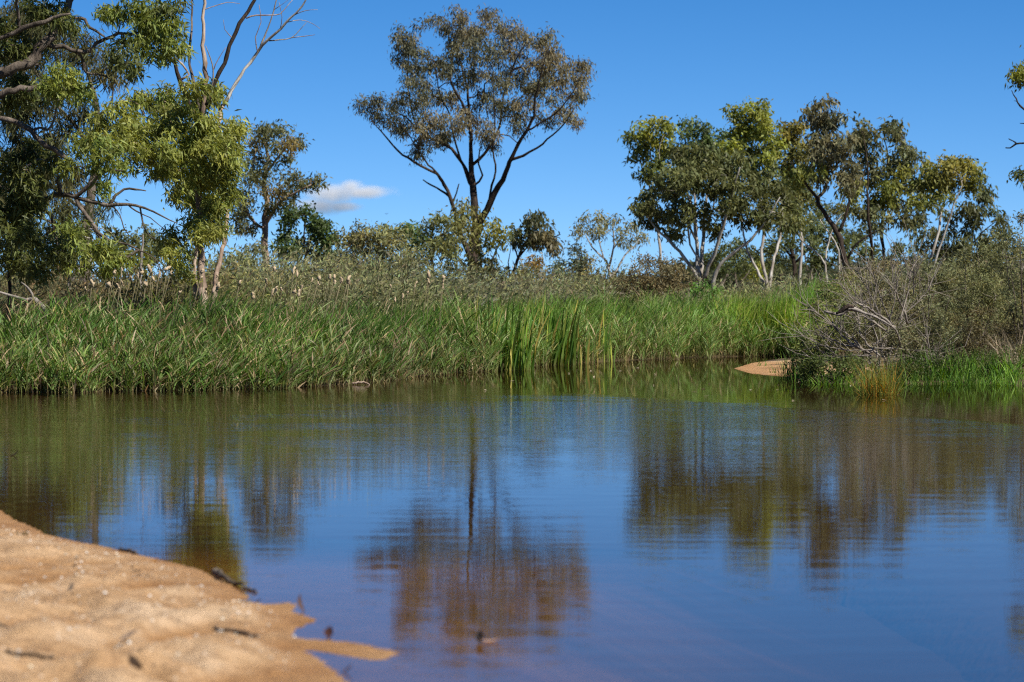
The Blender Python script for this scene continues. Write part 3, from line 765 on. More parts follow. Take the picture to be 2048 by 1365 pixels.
# fallen crooked branch at the left edge
T = empty('fallen_branch', tuple(G(105, 655, .9)))
tag(T, 'crooked dead branch poking out of the reeds at the left edge', 'branch')
for k, l in enumerate([[(130, 665, 9), (107, 638, 9), (88, 618, 9), (70, 599, 10), (52, 600, 7), (30, 594, 6), (0, 585, 4.5), (-30, 575, 3)], [(66, 600, 6), (64, 588, 5), (55, 575, 4), (42, 565, 2.5)]]):
    pts = np.array([P(a, b, 24.3 * KD) for a, b, c in l]); sp, sr = spline(pts, np.array([c for a, b, c in l]) * .5 * 24.3 * KD / F, .08)
    Vt, Qt = tube(sp, sr, 8, .12, rng); quads('branch', Vt, Qt, B_DEAD, T, smooth=True)
T.location = T.location

# --- right grove
tree('gum_tree', 'yellow-green topped gum at the left end of the right grove', 'tree', 70,
     [[(1324, 600, 8), (1322, 540, 8), (1318, 480, 7), (1306, 410, 6), (1298, 368, 5), (1284, 335, 3.5), (1278, 300, 2)], [(1306, 410, 4), (1322, 350, 3.5), (1318, 300, 2.5), (1330, 262, 1.5)], [(1298, 372, 3), (1302, 320, 2.5), (1296, 270, 1.5)]],
     [(1295, 258, 28, 16, 1), (1337, 258, 17, 15, 1), (1270, 280, 13, 12), (1316, 286, 28, 16, 1), (1283, 315, 20, 18), (1334, 310, 20, 18), (1324, 344, 24, 18), (1290, 345, 16, 14), (1310, 325, 16, 14)],
     B_PALE, [(.07, .085, .032), YELLOWG], leaf=(.24, .08), tuft=.36, nl=24, dens=1.25, droop=.4, seed=31, cs=1.33, tone_k=1.12, lw=.75)
tree('gum_tree', 'dark green gum crown rising behind the multi-stemmed white gum', 'tree', 72,
     [[(1395, 600, 8), (1393, 500, 8), (1390, 400, 6), (1388, 320, 4), (1385, 265, 2)], [(1390, 380, 5), (1410, 320, 3), (1430, 285, 1.5)]],
     [(1386, 266, 27, 18), (1407, 288, 22, 16), (1366, 304, 24, 16), (1432, 284, 20, 20), (1400, 320, 26, 18), (1450, 310, 20, 18), (1360, 340, 20, 20)], B_PALE, [(.05, .07, .03)], leaf=(.24, .08), tuft=.36, nl=24, dens=1.2, droop=.4, seed=32, cs=1.33, tone_k=1.12, lw=.75)
tree('gum_tree', 'multi-stemmed white-trunked gum with broad olive crown in the right grove', 'tree', 57,
     [[(1402, 610, 14), (1400, 562, 12), (1394, 500, 10), (1390, 455, 8.5), (1378, 400, 6.5), (1365, 350, 3)],
      [(1400, 565, 11), (1385, 538, 9), (1360, 506, 8), (1335, 478, 6.5), (1310, 455, 5), (1288, 425, 2.5)],
      [(1402, 562, 11), (1405, 490, 10), (1409, 440, 8.5), (1413, 390, 6.5), (1420, 335, 3)],
      [(1404, 562, 11), (1424, 522, 10), (1437, 482, 8.5), (1450, 440, 7.5), (1466, 380, 5.5), (1480, 335, 3)],
      [(1424, 600, 12), (1428, 560, 11), (1442, 530, 9.5), (1462, 510, 8.5), (1490, 490, 7.5), (1515, 465, 6.5), (1540, 430, 4.5), (1560, 395, 2.5)],
      [(1392, 480, 6), (1372, 440, 5), (1352, 420, 4), (1330, 400, 2)], [(1407, 470, 5), (1425, 420, 4.5), (1432, 370, 3), (1440, 330, 2)], [(1400, 530, 6), (1382, 490, 5.5), (1376, 455, 5), (1372, 410, 3)]],
     [(1378, 325, 38, 24), (1428, 325, 38, 24), (1469, 337, 33, 24), (1366, 366, 38, 28), (1415, 370, 36, 27), (1465, 379, 36, 27), (1303, 395, 28, 24), (1291, 424, 22, 22), (1322, 437, 28, 22), (1366, 418, 33, 23), (1415, 428, 28, 19), (1465, 420, 32, 22), (1513, 379, 36, 27), (1546, 412, 36, 27), (1513, 437, 32, 21), (1554, 445, 28, 17), (1573, 379, 24, 28), (1345, 470, 20, 13), (1448, 462, 20, 11), (1340, 395, 22, 22), (1440, 345, 30, 20)],
     B_PALE, [(.062, .068, .03)], leaf=(.23, .072), tuft=.34, nl=26, dens=1.15, droop=.6, seed=33, cs=1.33, tone_k=1.12, lw=.75, depth=3.5)
tree('gum_tree', 'tallest bright yellow-green gum of the right grove with pale forked stems', 'tree', 68,
     [[(1536, 640, 10), (1535, 575, 9), (1528, 540, 8.5), (1523, 500, 8), (1528, 440, 7), (1519, 380, 6), (1506, 310, 4.5), (1497, 250, 2)], [(1536, 590, 9), (1545, 530, 8), (1556, 490, 7), (1563, 440, 6), (1560, 380, 4.5), (1540, 310, 2.5)], [(1532, 590, 8), (1515, 540, 7), (1500, 514, 6), (1487, 470, 5), (1483, 420, 4), (1478, 350, 2)], [(1510, 330, 4), (1520, 280, 3), (1522, 235, 1.5)]],
     [(1482, 226, 24, 15), (1519, 226, 21, 17), (1490, 250, 26, 17), (1523, 255, 21, 20), (1498, 279, 34, 17), (1531, 284, 26, 17), (1473, 296, 25, 17), (1506, 308, 30, 15, 1), (1540, 304, 18, 15), (1480, 340, 24, 18, 1), (1530, 340, 26, 18, 1)],
     B_PALE, [(.12, .132, .032), (.07, .08, .03)], leaf=(.24, .08), tuft=.37, nl=26, dens=1.3, droop=.35, seed=34, cs=1.33, tone_k=1.12, lw=.75)
tree('gum_tree', 'mustard-yellow tinted gum crown between the tallest gum and the leaning dark trunk', 'tree', 70,
     [[(1600, 600, 9), (1601, 540, 8), (1603, 480, 7), (1592, 400, 5.5), (1586, 320, 3), (1590, 270, 1.5)], [(1592, 400, 4), (1615, 340, 3), (1618, 290, 1.5)]],
     [(1573, 267, 26, 14), (1606, 267, 24, 16), (1585, 292, 30, 16), (1622, 296, 21, 17), (1597, 321, 30, 17, 1), (1585, 345, 25, 16), (1614, 354, 25, 16, 1), (1565, 320, 20, 16, 1), (1610, 385, 28, 18, 1), (1580, 390, 26, 18)],
     B_PALE, [(.115, .105, .034), (.075, .078, .03)], leaf=(.24, .08), tuft=.37, nl=24, dens=1.25, droop=.35, seed=35, cs=1.33, tone_k=1.12, lw=.75)
tree('gum_tree', 'dark-trunked gum leaning left in the middle of the right grove', 'tree', 54,
     [[(1706, 620, 17), (1700, 570, 16), (1693, 528, 15), (1680, 478, 14), (1656, 437, 13), (1634, 397, 11), (1651, 381, 9), (1656, 345, 8), (1664, 310, 6.5), (1656, 270, 5), (1646, 225, 2.5)], [(1634, 397, 8), (1620, 378, 7), (1606, 362, 6), (1594, 345, 4), (1582, 325, 2)], [(1676, 465, 8), (1690, 440, 7), (1700, 400, 6), (1722, 365, 4), (1730, 340, 2)], [(1655, 350, 5), (1680, 320, 4), (1690, 285, 2)], [(1694, 520, 7), (1712, 490, 6), (1740, 470, 4), (1770, 455, 2)]],
     [(1647, 212, 14, 13), (1638, 232, 19, 16), (1674, 246, 18, 18), (1655, 263, 26, 18), (1684, 288, 24, 20), (1647, 300, 24, 20), (1668, 321, 26, 18), (1697, 317, 20, 16), (1589, 354, 18, 15, 1), (1620, 345, 20, 14, 1), (1700, 360, 26, 18), (1640, 345, 20, 16)],
     B_DARK, [(.085, .08, .05), (.09, .1, .03)], leaf=(.23, .068), tuft=.33, nl=24, dens=1.2, droop=.7, seed=36, cs=1.33, tone_k=1.12, lw=.75)
tree('gum_tree', 'olive gum with two straight dark trunks right of the leaning dark gum', 'tree', 60,
     [[(1766, 600, 11), (1766, 525, 10), (1763, 450, 8.5), (1770, 380, 6.5), (1775, 320, 4.5), (1768, 268, 2)], [(1746, 590, 9), (1745, 511, 8), (1738, 437, 7), (1735, 380, 5.5), (1736, 330, 4), (1728, 280, 2)], [(1772, 360, 5), (1795, 320, 3.5), (1805, 275, 1.5)], [(1765, 430, 5), (1795, 390, 4), (1815, 340, 2)]],
     [(1732, 263, 16, 17), (1718, 284, 16, 20), (1755, 259, 20, 11), (1788, 257, 18, 14), (1796, 271, 12, 12), (1738, 300, 25, 17), (1796, 304, 25, 17), (1820, 317, 18, 20), (1759, 337, 30, 17), (1730, 354, 30, 20), (1800, 341, 30, 20), (1782, 370, 32, 20, 1), (1813, 372, 20, 16), (1717, 387, 30, 17, 1), (1759, 403, 30, 16, 1), (1796, 403, 25, 17), (1709, 424, 20, 16), (1786, 437, 25, 16), (1821, 403, 25, 12, 1), (1740, 440, 24, 16)],
     B_DARK, [(.075, .078, .042), (.1, .108, .032)], leaf=(.23, .072), tuft=.35, nl=25, dens=1.15, droop=.6, seed=37, cs=1.33, tone_k=1.12, lw=.75)
tree('gum_tree', 'rounded yellow-green gum with slanting pale trunk near the right end of the grove', 'tree', 58,
     [[(1848, 600, 9), (1852, 550, 8), (1863, 510, 7), (1879, 461, 6.5), (1882, 424, 6), (1894, 387, 4.5), (1888, 345, 2)], [(1856, 560, 7), (1874, 510, 6), (1894, 455, 5), (1908, 410, 4), (1925, 370, 2)], [(1880, 430, 4), (1862, 395, 3), (1855, 365, 1.5)]],
     [(1887, 332, 30, 15, 1), (1920, 327, 21, 12, 1), (1862, 350, 24, 15), (1937, 345, 20, 15), (1850, 374, 18, 15), (1887, 368, 30, 17), (1942, 366, 17, 15), (1879, 400, 22, 11), (1842, 412, 25, 11), (1920, 370, 21, 15), (1905, 350, 24, 14, 1)],
     B_PALE, [(.09, .098, .032), (.12, .11, .034)], leaf=(.23, .075), tuft=.34, nl=25, dens=1.3, droop=.4, seed=38, cs=1.33, tone_k=1.12, lw=.75)
tree('gum_tree', 'dark drooping gum at the right end of the grove above the bank shrubs', 'tree', 62,
     [[(1935, 600, 9), (1938, 540, 8), (1942, 490, 7), (1950, 440, 5), (1962, 390, 2)], [(1942, 490, 5), (1965, 465, 4), (1990, 445, 2)], [(1940, 510, 5), (1915, 480, 4), (1895, 450, 2)]],
     [(1962, 376, 11, 16), (1966, 404, 12, 16), (1940, 412, 17, 16), (1953, 437, 21, 14), (1993, 437, 14, 14), (1985, 461, 21, 12), (1937, 461, 21, 16), (1895, 445, 17, 16), (1929, 503, 30, 18), (1962, 495, 25, 16), (1912, 524, 26, 16), (1846, 462, 19, 16), (1827, 445, 18, 16), (1860, 490, 16, 14), (1960, 530, 25, 16)],
     B_DARK, [(.055, .06, .03)], leaf=(.23, .072), tuft=.35, nl=25, dens=1.1, droop=.75, seed=39, cs=1.33, tone_k=1.12, lw=.75)
tree('gum_tree', 'dark spreading tree low in the gap behind the slender white gum stem', 'tree', 74,
     [[(1589, 600, 13), (1589, 553, 12), (1586, 500, 10), (1590, 450, 6), (1600, 420, 2)], [(1587, 520, 7), (1560, 490, 6), (1540, 475, 3)], [(1587, 530, 7), (1615, 500, 5), (1640, 480, 3)]],
     [(1626, 495, 32, 17), (1614, 461, 26, 22), (1560, 470, 24, 18), (1640, 525, 30, 17), (1590, 430, 26, 17), (1540, 500, 20, 14), (1655, 470, 20, 20), (1690, 490, 24, 20), (1480, 500, 24, 16), (1720, 500, 26, 20)],
     B_DARK, [(.055, .065, .028)], leaf=(.25, .085), tuft=.4, nl=24, dens=1.0, droop=.3, seed=40, cs=1.33, tone_k=1.12, lw=.75)
tree('gum_sapling', 'slender white gum stem bending left in the right grove', 'tree', 56,
     [[(1652, 600, 6), (1651, 560, 6), (1650, 530, 5.5), (1640, 512, 5), (1615, 492, 4.5), (1603, 480, 4), (1594, 462, 3)], [(1650, 530, 5), (1656, 490, 4), (1668, 455, 3), (1690, 425, 2)], [(1682, 600, 6), (1680, 555, 6), (1676, 500, 5), (1660, 470, 4), (1640, 440, 2.5)]],
     [(1590, 450, 14, 10), (1690, 420, 14, 12), (1600, 440, 12, 10)], B_PALE, [(.07, .075, .03)], leaf=(.2, .055), tuft=.32, nl=18, dens=.9, seed=41, cs=1.33, tone_k=1.12, lw=.75)
tree('gum_tree', 'small white gum with spreading pale branches left of the brown bush', 'tree', 64,
     [[(1222, 610, 9), (1221, 558, 8), (1216, 530, 7), (1205, 515, 5.5), (1184, 494, 4), (1171, 470, 2)], [(1218, 535, 6), (1228, 490, 4.5), (1226, 460, 3), (1228, 438, 1.5)], [(1221, 553, 6), (1233, 540, 5.5), (1249, 511, 4.5), (1266, 496, 3.5), (1280, 478, 2)], [(1226, 500, 3), (1243, 475, 2.5), (1260, 455, 1.5)], [(1208, 518, 3.5), (1198, 480, 3), (1198, 445, 1.5)]],
     [(1173, 449, 15, 11), (1197, 439, 14, 8), (1204, 463, 12, 10), (1228, 439, 14, 11), (1235, 463, 16, 11), (1262, 456, 15, 12), (1279, 476, 12, 9), (1190, 474, 12, 7), (1250, 485, 14, 9), (1165, 462, 8, 8)],
     B_PALE, [(.11, .105, .055)], leaf=(.2, .05), tuft=.33, nl=17, dens=1.2, droop=.5, seed=42, cs=1.33, tone_k=1.12, lw=.75)
tree('round_bush', 'dense rounded brown-grey bush in front of the multi-stemmed white gum', 'shrub', 44, [],
     [(1300, 545, 50, 24), (1255, 565, 36, 26), (1340, 560, 40, 28), (1300, 575, 60, 22), (1370, 575, 26, 20), (1290, 525, 30, 10), (1330, 530, 24, 12), (1240, 585, 30, 14), (1310, 600, 70, 14)],
     B_DARK, [(.10, .082, .048)], leaf=(.10, .03), tuft=.24, nl=30, dens=1.5, droop=.0, seed=43, stems=8, base=(1305, 640), mat=M_FINE)
tree('round_bush', 'small bright green bush at the foot of the multi-stemmed white gum', 'shrub', 43, [], [(1410, 580, 22, 14), (1390, 590, 18, 10), (1430, 588, 16, 10)], B_DARK, [(.06, .12, .03)], leaf=(.12, .04), tuft=.22, nl=26, dens=1.5, droop=0, seed=44, stems=3, base=(1410, 630), mat=M_FINE)
for k, (cl_, c_, lb, d_) in enumerate([
        ([(1064, 528, 18, 10, 1), (1050, 540, 20, 10), (1080, 540, 16, 10, 1)], [(.10, .10, .04), (.15, .105, .04)], 'orange-tinged small tree on the skyline right of the lone gum', 70),
        ([(1156, 505, 12, 14), (1160, 525, 16, 16), (1150, 540, 16, 12), (1180, 530, 14, 12, 1)], [(.05, .055, .035), (.16, .13, .04)], 'dark small tree on the skyline left of the small white gum', 72),
        ([(1122, 530, 18, 10), (1110, 545, 20, 12), (1135, 548, 16, 12)], [(.08, .10, .065)], 'blue-grey small tree on the skyline between the lone gum and small white gum', 90),
        ([(340, 500, 22, 20), (310, 515, 24, 16), (380, 520, 22, 16)], [(.075, .085, .04)], 'olive tree low in the gap behind the bright green gum trunk', 50),
        ([(260, 500, 24, 16), (235, 520, 24, 18), (285, 525, 20, 16, 1)], [(.08, .085, .035), (.13, .14, .03)], 'olive tree low behind the dead grey pole at left', 48),
        ([(470, 520, 22, 16), (445, 530, 18, 14), (500, 530, 22, 12)], [(.09, .10, .05)], 'grey-green small tree left of the tall olive gum trunk', 50),
        ([(1470, 530, 26, 16), (1500, 540, 22, 14, 1), (1450, 545, 24, 12)], [(.06, .075, .03), (.14, .15, .03)], 'low green tree behind the stems of the white gum', 80),
        ([(1440, 505, 24, 18), (1475, 490, 22, 16), (1420, 530, 26, 14), (1500, 515, 20, 16)], [(.065, .08, .03)], 'green tree filling the gap behind the white gum stems', 88),
        ([(1560, 520, 26, 18), (1590, 540, 26, 14), (1530, 535, 22, 14), (1570, 495, 20, 14)], [(.055, .065, .03)], 'dark green tree between the pale forked stems and the dark spreading tree', 90),
        ([(1680, 450, 26, 18), (1710, 475, 26, 18), (1660, 420, 22, 16), (1740, 460, 22, 16)], [(.06, .07, .032)], 'dark olive tree behind the leaning dark trunk', 82),
        ([(1870, 510, 26, 18), (1840, 530, 26, 14), (1900, 500, 22, 18), (1880, 470, 20, 16)], [(.055, .065, .03)], 'dark tree behind the slanting pale trunk', 84),
        ([(1980, 500, 30, 18), (2010, 485, 26, 16), (1960, 520, 26, 14), (2030, 510, 26, 18)], [(.06, .068, .032)], 'dark olive tree behind the wispy shrubs at the right edge', 84),
        ([(1620, 415, 26, 18), (1590, 405, 24, 18), (1640, 440, 22, 16), (1560, 430, 22, 18)], [(.075, .08, .03)], 'olive crown filling the middle of the right grove', 80),
        ([(300, 470, 24, 18), (270, 480, 22, 16), (330, 490, 22, 18), (300, 510, 28, 16)], [(.075, .08, .035)], 'olive tree behind the bare twigs of the near gum', 60),
        ([(30, 560, 34, 20), (80, 560, 30, 18), (130, 550, 30, 18), (-20, 560, 30, 20)], [(.06, .07, .03)], 'low dark tree behind the fallen branch at the far left', 44),
        ([(1800, 500, 26, 18), (1780, 520, 26, 14), (1830, 515, 22, 16)], [(.055, .065, .03)], 'low dark tree behind the two straight dark trunks', 76)]):
    x0, y0 = cl_[0][0], cl_[0][1]
    tree('small_tree', lb, 'tree', d_, [[(x0, 610, 6), (x0 + 3, 570, 5), (x0, y0 + 10, 2.5)], [(x0 + 2, 580, 4), (cl_[1][0], cl_[1][1], 2)]], cl_, B_GREY, c_, leaf=(.22, .07), tuft=.4, nl=24, dens=1.3, droop=.2, seed=50 + k)
# right edge tree (trunk outside the frame)
tree('gum_tree', 'gum at the right edge showing only a few bare branch ends and leaf sprays', 'tree', 40,
     [[(2125, 620, 22), (2120, 500, 19), (2112, 400, 17), (2098, 300, 13), (2080, 240, 10), (2066, 195, 7), (2052, 150, 3)], [(2098, 298, 7), (2070, 288, 5), (2048, 287, 4), (2032, 289, 3.5), (2020, 296, 3), (2011, 296, 2)], [(2034, 288, 3), (2026, 283, 2.5), (2017, 278, 1.6)], [(2074, 225, 5), (2052, 222, 4.5), (2040, 212, 4), (2032, 198, 3), (2023, 181, 1.5)], [(2085, 250, 4), (2062, 248, 3), (2040, 247, 1.5)], [(2040, 212, 2), (2034, 204, 1.5), (2028, 202, 1)], [(2110, 380, 6), (2080, 365, 4), (2050, 358, 2)]],
     [(2034, 152, 13, 8, 1), (2048, 148, 18, 12, 1), (2040, 163, 12, 8), (2064, 150, 24, 18, 1), (2042, 352, 6, 7), (2060, 352, 20, 16), (2090, 180, 34, 30), (2130, 150, 50, 40), (2150, 240, 50, 50), (2150, 350, 50, 40), (2100, 110, 40, 30)],
     B_DARK, [(.06, .07, .03), (.12, .13, .03)], leaf=(.16, .045), tuft=.22, nl=14, dens=.9, droop=.6, seed=60, depth=1.5)

# ------------------------------------------------------------------ right bank shrubs
SHRUB = dict(leaf=(.075, .016), tuft=.14, droop=.0, up=.25, mat=M_FINE, twig_bark=B_TWIG, rt=.0022, sag=0.02, knob=.05)
tree('tea_tree_shrub', 'sparse grey twiggy shrub leaning over the water on the right bank', 'shrub', 25, [],
     [(1640, 600, 30, 24, 1), (1680, 640, 44, 34, 1), (1730, 600, 44, 40), (1780, 570, 40, 40), (1640, 670, 44, 26, 1), (1700, 690, 50, 24), (1760, 660, 44, 40), (1820, 600, 30, 40), (1800, 680, 44, 30), (1650, 720, 44, 18, 2), (1700, 725, 40, 16, 2)],
     B_DEAD, [(.1, .096, .058), (.1, .108, .052), (.045, .056, .023)], nl=24, dens=1.3, seed=61, stems=11, base=(1765, 752), depth=1.4, **SHRUB)
tree('tea_tree_shrub', 'olive shrub in the middle of the right bank thicket', 'shrub', 26.5, [],
     [(1850, 600, 44, 44), (1880, 650, 50, 44), (1840, 670, 40, 40), (1900, 590, 36, 40), (1860, 550, 30, 26), (1880, 705, 44, 30, 1), (1830, 715, 40, 24, 1), (1910, 560, 30, 30)], B_GREY, [(.098, .1, .055), (.06, .058, .03)], nl=30, dens=1.05, seed=62, stems=10, base=(1865, 760), depth=1.3, **SHRUB)
tree('tea_tree_shrub', 'tall leafy olive shrub left of the tallest one on the right bank', 'shrub', 27.2, [],
     [(1930, 560, 44, 38), (1970, 540, 40, 34), (1950, 610, 50, 44), (1990, 600, 40, 44), (1960, 660, 50, 36, 1), (1930, 520, 24, 16), (1900, 620, 30, 30), (1990, 680, 40, 40, 1), (1930, 715, 40, 30, 1), (1955, 505, 18, 12)], B_GREY, [(.1, .103, .052), (.065, .056, .033)], nl=32, dens=1.05, seed=63, stems=11, base=(1955, 762), depth=1.4, **SHRUB)
tree('tea_tree_shrub', 'tallest wispy shrub at the right edge of the right bank', 'shrub', 26, [],
     [(2020, 530, 34, 40), (2040, 480, 24, 26), (2060, 560, 40, 50), (2015, 600, 34, 40), (2040, 660, 44, 44, 1), (2050, 440, 14, 16), (2090, 500, 44, 50), (2090, 620, 40, 60, 1), (2010, 490, 16, 18)], B_GREY, [(.098, .1, .053), (.062, .054, .033)], nl=28, dens=1.0, seed=64, stems=10, base=(2045, 766), depth=1.3, **SHRUB)
tree('tea_tree_shrub', 'grey-topped shrub behind the fallen log on the right bank', 'shrub', 30, [],
     [(1730, 560, 44, 30), (1690, 580, 36, 26, 1), (1780, 545, 44, 30), (1830, 560, 36, 30), (1740, 620, 50, 30), (1660, 610, 30, 26, 1), (1800, 600, 44, 30), (1860, 570, 30, 26)], B_DEAD, [(.12, .105, .065), (.11, .12, .05)], nl=20, dens=.9, seed=65, stems=11, base=(1760, 680), depth=1.4, **SHRUB)
tree('tea_tree_shrub', 'greenish low shrub between the far reeds and the right bank thicket', 'shrub', 28.5, [],
     [(1625, 640, 26, 26), (1650, 665, 34, 26), (1615, 680, 22, 20), (1660, 620, 24, 20), (1690, 670, 30, 26), (1640, 700, 30, 18)], B_GREY, [(.12, .14, .045)], nl=26, dens=1.0, seed=66, stems=7, base=(1655, 730), depth=1.0, **SHRUB)
tree('low_bush', 'dark low bush overhanging the water behind the rusty rush clump', 'shrub', 23.7, [],
     [(1640, 730, 34, 16), (1680, 738, 36, 18), (1720, 735, 30, 18), (1620, 745, 18, 12), (1700, 755, 30, 10), (1650, 752, 30, 8)], B_DARK, [(.05, .065, .022)], nl=34, dens=1.3, seed=67, stems=6, base=(1680, 768), depth=.4, **SHRUB)
tree('low_bush', 'dark bush at the right edge standing at the water line', 'shrub', 23.8, [],
     [(2040, 735, 26, 18), (2055, 715, 24, 20), (2030, 752, 22, 12), (2075, 745, 30, 22)], B_DARK, [(.07, .075, .028)], nl=30, dens=1.2, seed=68, stems=5, base=(2045, 772), depth=.5, **SHRUB)

for k, (cl_, bs, lb) in enumerate([
        ([(1800, 735, 34, 20), (1830, 720, 30, 22), (1785, 755, 30, 10), (1840, 750, 26, 12)], (1812, 768), 'dark undergrowth bush right behind the rusty rush clump'),
        ([(1890, 725, 34, 24), (1930, 735, 32, 22), (1960, 720, 30, 24), (1910, 752, 40, 10)], (1922, 768), 'dark undergrowth bush behind the arching grass tuft'),
        ([(1990, 720, 30, 26), (2000, 745, 30, 16), (1970, 750, 26, 12)], (1990, 768), 'dark undergrowth bush left of the one at the right edge'),
        ([(1590, 715, 16, 16), (1605, 700, 18, 18), (1625, 715, 22, 18), (1600, 740, 18, 12)], (1606, 750), 'small dark bush beside the sand spit')]):
    tree('low_bush', lb, 'shrub', 23.75 if k < 3 else 25.0, [], cl_, B_DARK, [(.045, .055, .022)], nl=26, dens=1.1, seed=140 + k, stems=4, base=bs, depth=.5, **SHRUB)
# dead grey branches fanned out over the right bank, one thing
T = empty('dead_branches', tuple(G(1770, 762, .05)))
tag(T, 'fan of bare grey dead branches above the rusty rush clump', 'branches')
rr = np.random.default_rng(5)
dead = [[(1745, 705, 6), (1710, 694, 5), (1683, 688, 4), (1655, 672, 3), (1630, 655, 2)], [(1740, 708, 5), (1700, 685, 4), (1675, 660, 3), (1655, 620, 1.5)], [(1745, 712, 4), (1700, 712, 3.5), (1660, 720, 2.5), (1635, 728, 1.5)],
        [(1760, 712, 4), (1735, 690, 3.5), (1722, 665, 3), (1714, 630, 2), (1700, 600, 1)], [(1745, 692, 3), (1765, 678, 3), (1795, 660, 2.5), (1812, 640, 1.5)], [(1745, 697, 3), (1800, 698, 2.5), (1840, 704, 2), (1870, 712, 1.2)],
        [(1790, 655, 6), (1770, 640, 5.5), (1745, 622, 5), (1710, 604, 4)], [(1772, 662, 5), (1752, 648, 4.5), (1725, 632, 3)], [(1815, 648, 5), (1808, 622, 4), (1798, 600, 3), (1790, 580, 1.5)], [(1850, 760, 4), (1866, 740, 4), (1858, 690, 3), (1852, 670, 2)],
        [(1740, 710, 3), (1690, 668, 2.5), (1650, 640, 2), (1605, 605, 1)], [(1745, 700, 2.5), (1690, 700, 2), (1640, 690, 1.5), (1608, 672, 1)], [(1866, 722, 3), (1830, 716, 2.5), (1780, 706, 2)], [(1786, 650, 3), (1762, 600, 2.5), (1750, 560, 2), (1730, 530, 1)],
        [(1800, 640, 3), (1815, 590, 2.5), (1820, 550, 2), (1832, 520, 1)], [(1780, 645, 3), (1790, 590, 2.4), (1785, 550, 1.8), (1796, 515, 1)], [(1770, 650, 2.5), (1735, 580, 2), (1716, 545, 1.4)], [(1826, 592, 3), (1828, 560, 2.5), (1826, 530, 2)], [(1760, 640, 2.5), (1700, 590, 2), (1680, 560, 1.2)], [(1795, 640, 2.5), (1840, 600, 2), (1862, 570, 1.2)]]
for l in dead:
    d_ = 24.6 * KD + rr.uniform(-.4, .5); dr = rr.uniform(-.25, .25)
    pts = np.array([P(a, b, d_ + dr * i) for i, (a, b, c) in enumerate(l)]); sp, sr = spline(pts, np.array([c for a, b, c in l]) * .5 * 24.6 * KD / F, .08)
    sp[1:-1] += rr.normal(size=sp[1:-1].shape) * .008
    Vt, Qt = tube(sp, sr, 6, .08, rr); quads('branch', Vt, Qt, B_TWIG, T, smooth=True)
    # twiglets
    n = 18; ii = rr.integers(len(sp) // 3, len(sp), n)
    dirs = unit(rr.normal(size=(n, 3)) * .6 + unit(sp[-1] - sp[0]) + np.array([0, 0, .25]))
    Lw = rr.uniform(.12, .55, n)
    A_ = sp[ii]; B_ = A_ + dirs * Lw[:, None]; C_ = B_ + unit(dirs + rr.normal(size=(n, 3)) * .4) * Lw[:, None] * .7
    V1, Q1 = frusta(np.vstack([A_, B_]), np.vstack([B_, C_]), np.concatenate([np.full(n, .006), np.full(n, .0045)]), np.concatenate([np.full(n, .0045), np.full(n, .002)]), 3)
    tag(quads('twigs', V1, Q1, B_TWIG, T), kind='stuff')
# fallen log
T = empty('fallen_log', tuple(G(1720, 740, .05)))
tag(T, 'weathered fallen log with a charred knob among the right bank shrubs', 'log')
l = [(1648, 623, 4), (1665, 627, 6), (1680, 629, 8), (1695, 618, 9), (1710, 619, 8), (1725, 625, 5.5), (1750, 634, 4.5), (1775, 648, 4), (1792, 662, 3.5), (1800, 690, 3.5), (1803, 735, 3.5)]
pts = np.array([P(a, b, 24.3 * KD + (0 if i < 8 else (i - 7) * .5)) for i, (a, b, c) in enumerate(l)]); sp, sr = spline(pts, np.array([c for a, b, c in l]) * .5 * 24.3 * KD / F, .05)
Vt, Qt = tube(sp, sr, 10, .14, rr); quads('log', Vt, Qt, B_DEAD, T, smooth=True)
pts = np.array([P(a, b, 24.24 * KD) for a, b in [(1672, 628), (1684, 621), (1697, 613), (1708, 615)]]); sp, sr = spline(pts, np.array([.015, .04, .04, .015]), .04)
Vt, Qt = tube(sp, sr, 8, .2, rr); quads('charred_knob', Vt, Qt, B_DARK, T, smooth=True)

# ------------------------------------------------------------------ reeds and grasses
FARA = np.array(FAR + [np.array([12.0, 104.0])])
seg = np.linalg.norm(np.diff(FARA, axis=0), axis=1); cum = np.concatenate([[0], np.cumsum(seg)])

def along(px_):
    """x pixel -> arc length on the far shore"""
    xs_ = np.array([q[0] for q in far_px] + [1900.]); return np.interp(px_, xs_, cum)

def bank_points(n, pxa, pxb, t0, t1, r, pw=1.0):
    s = along(r.uniform(pxa, pxb, n))
    i = np.clip(np.searchsorted(cum, s) - 1, 0, len(seg) - 1)
    f = ((s - cum[i]) / seg[i])[:, None]
    p = FARA[i] * (1 - f) + FARA[i + 1] * f
    e = unit(FARA[i + 1] - FARA[i]); nrm = np.stack([-e[:, 1], e[:, 0]], 1)
    nrm = unit(nrm + np.array([0, 2.0]))
    t = t0 + (t1 - t0) * r.random(n) ** pw
    edge = .7 * fbm(s * .9, s * 0 + 3, 4)
    q = p + nrm * (t + edge)[:, None]
    return q[:, 0], q[:, 1], t

def mixcol(r, n, table, weights):
    idx = r.choice(len(table), n, p=np.array(weights) / sum(weights))
    c = np.array(table)[idx] * r.uniform(.7, 1.3, (n, 1))
    h = r.normal(size=(n, 1)) * .08
    return c * np.concatenate([1 + h, 1 + h * .2, 1 - h * .4], 1)

STRAW = (.38, .30, .15); STRAW2 = (.26, .20, .09)

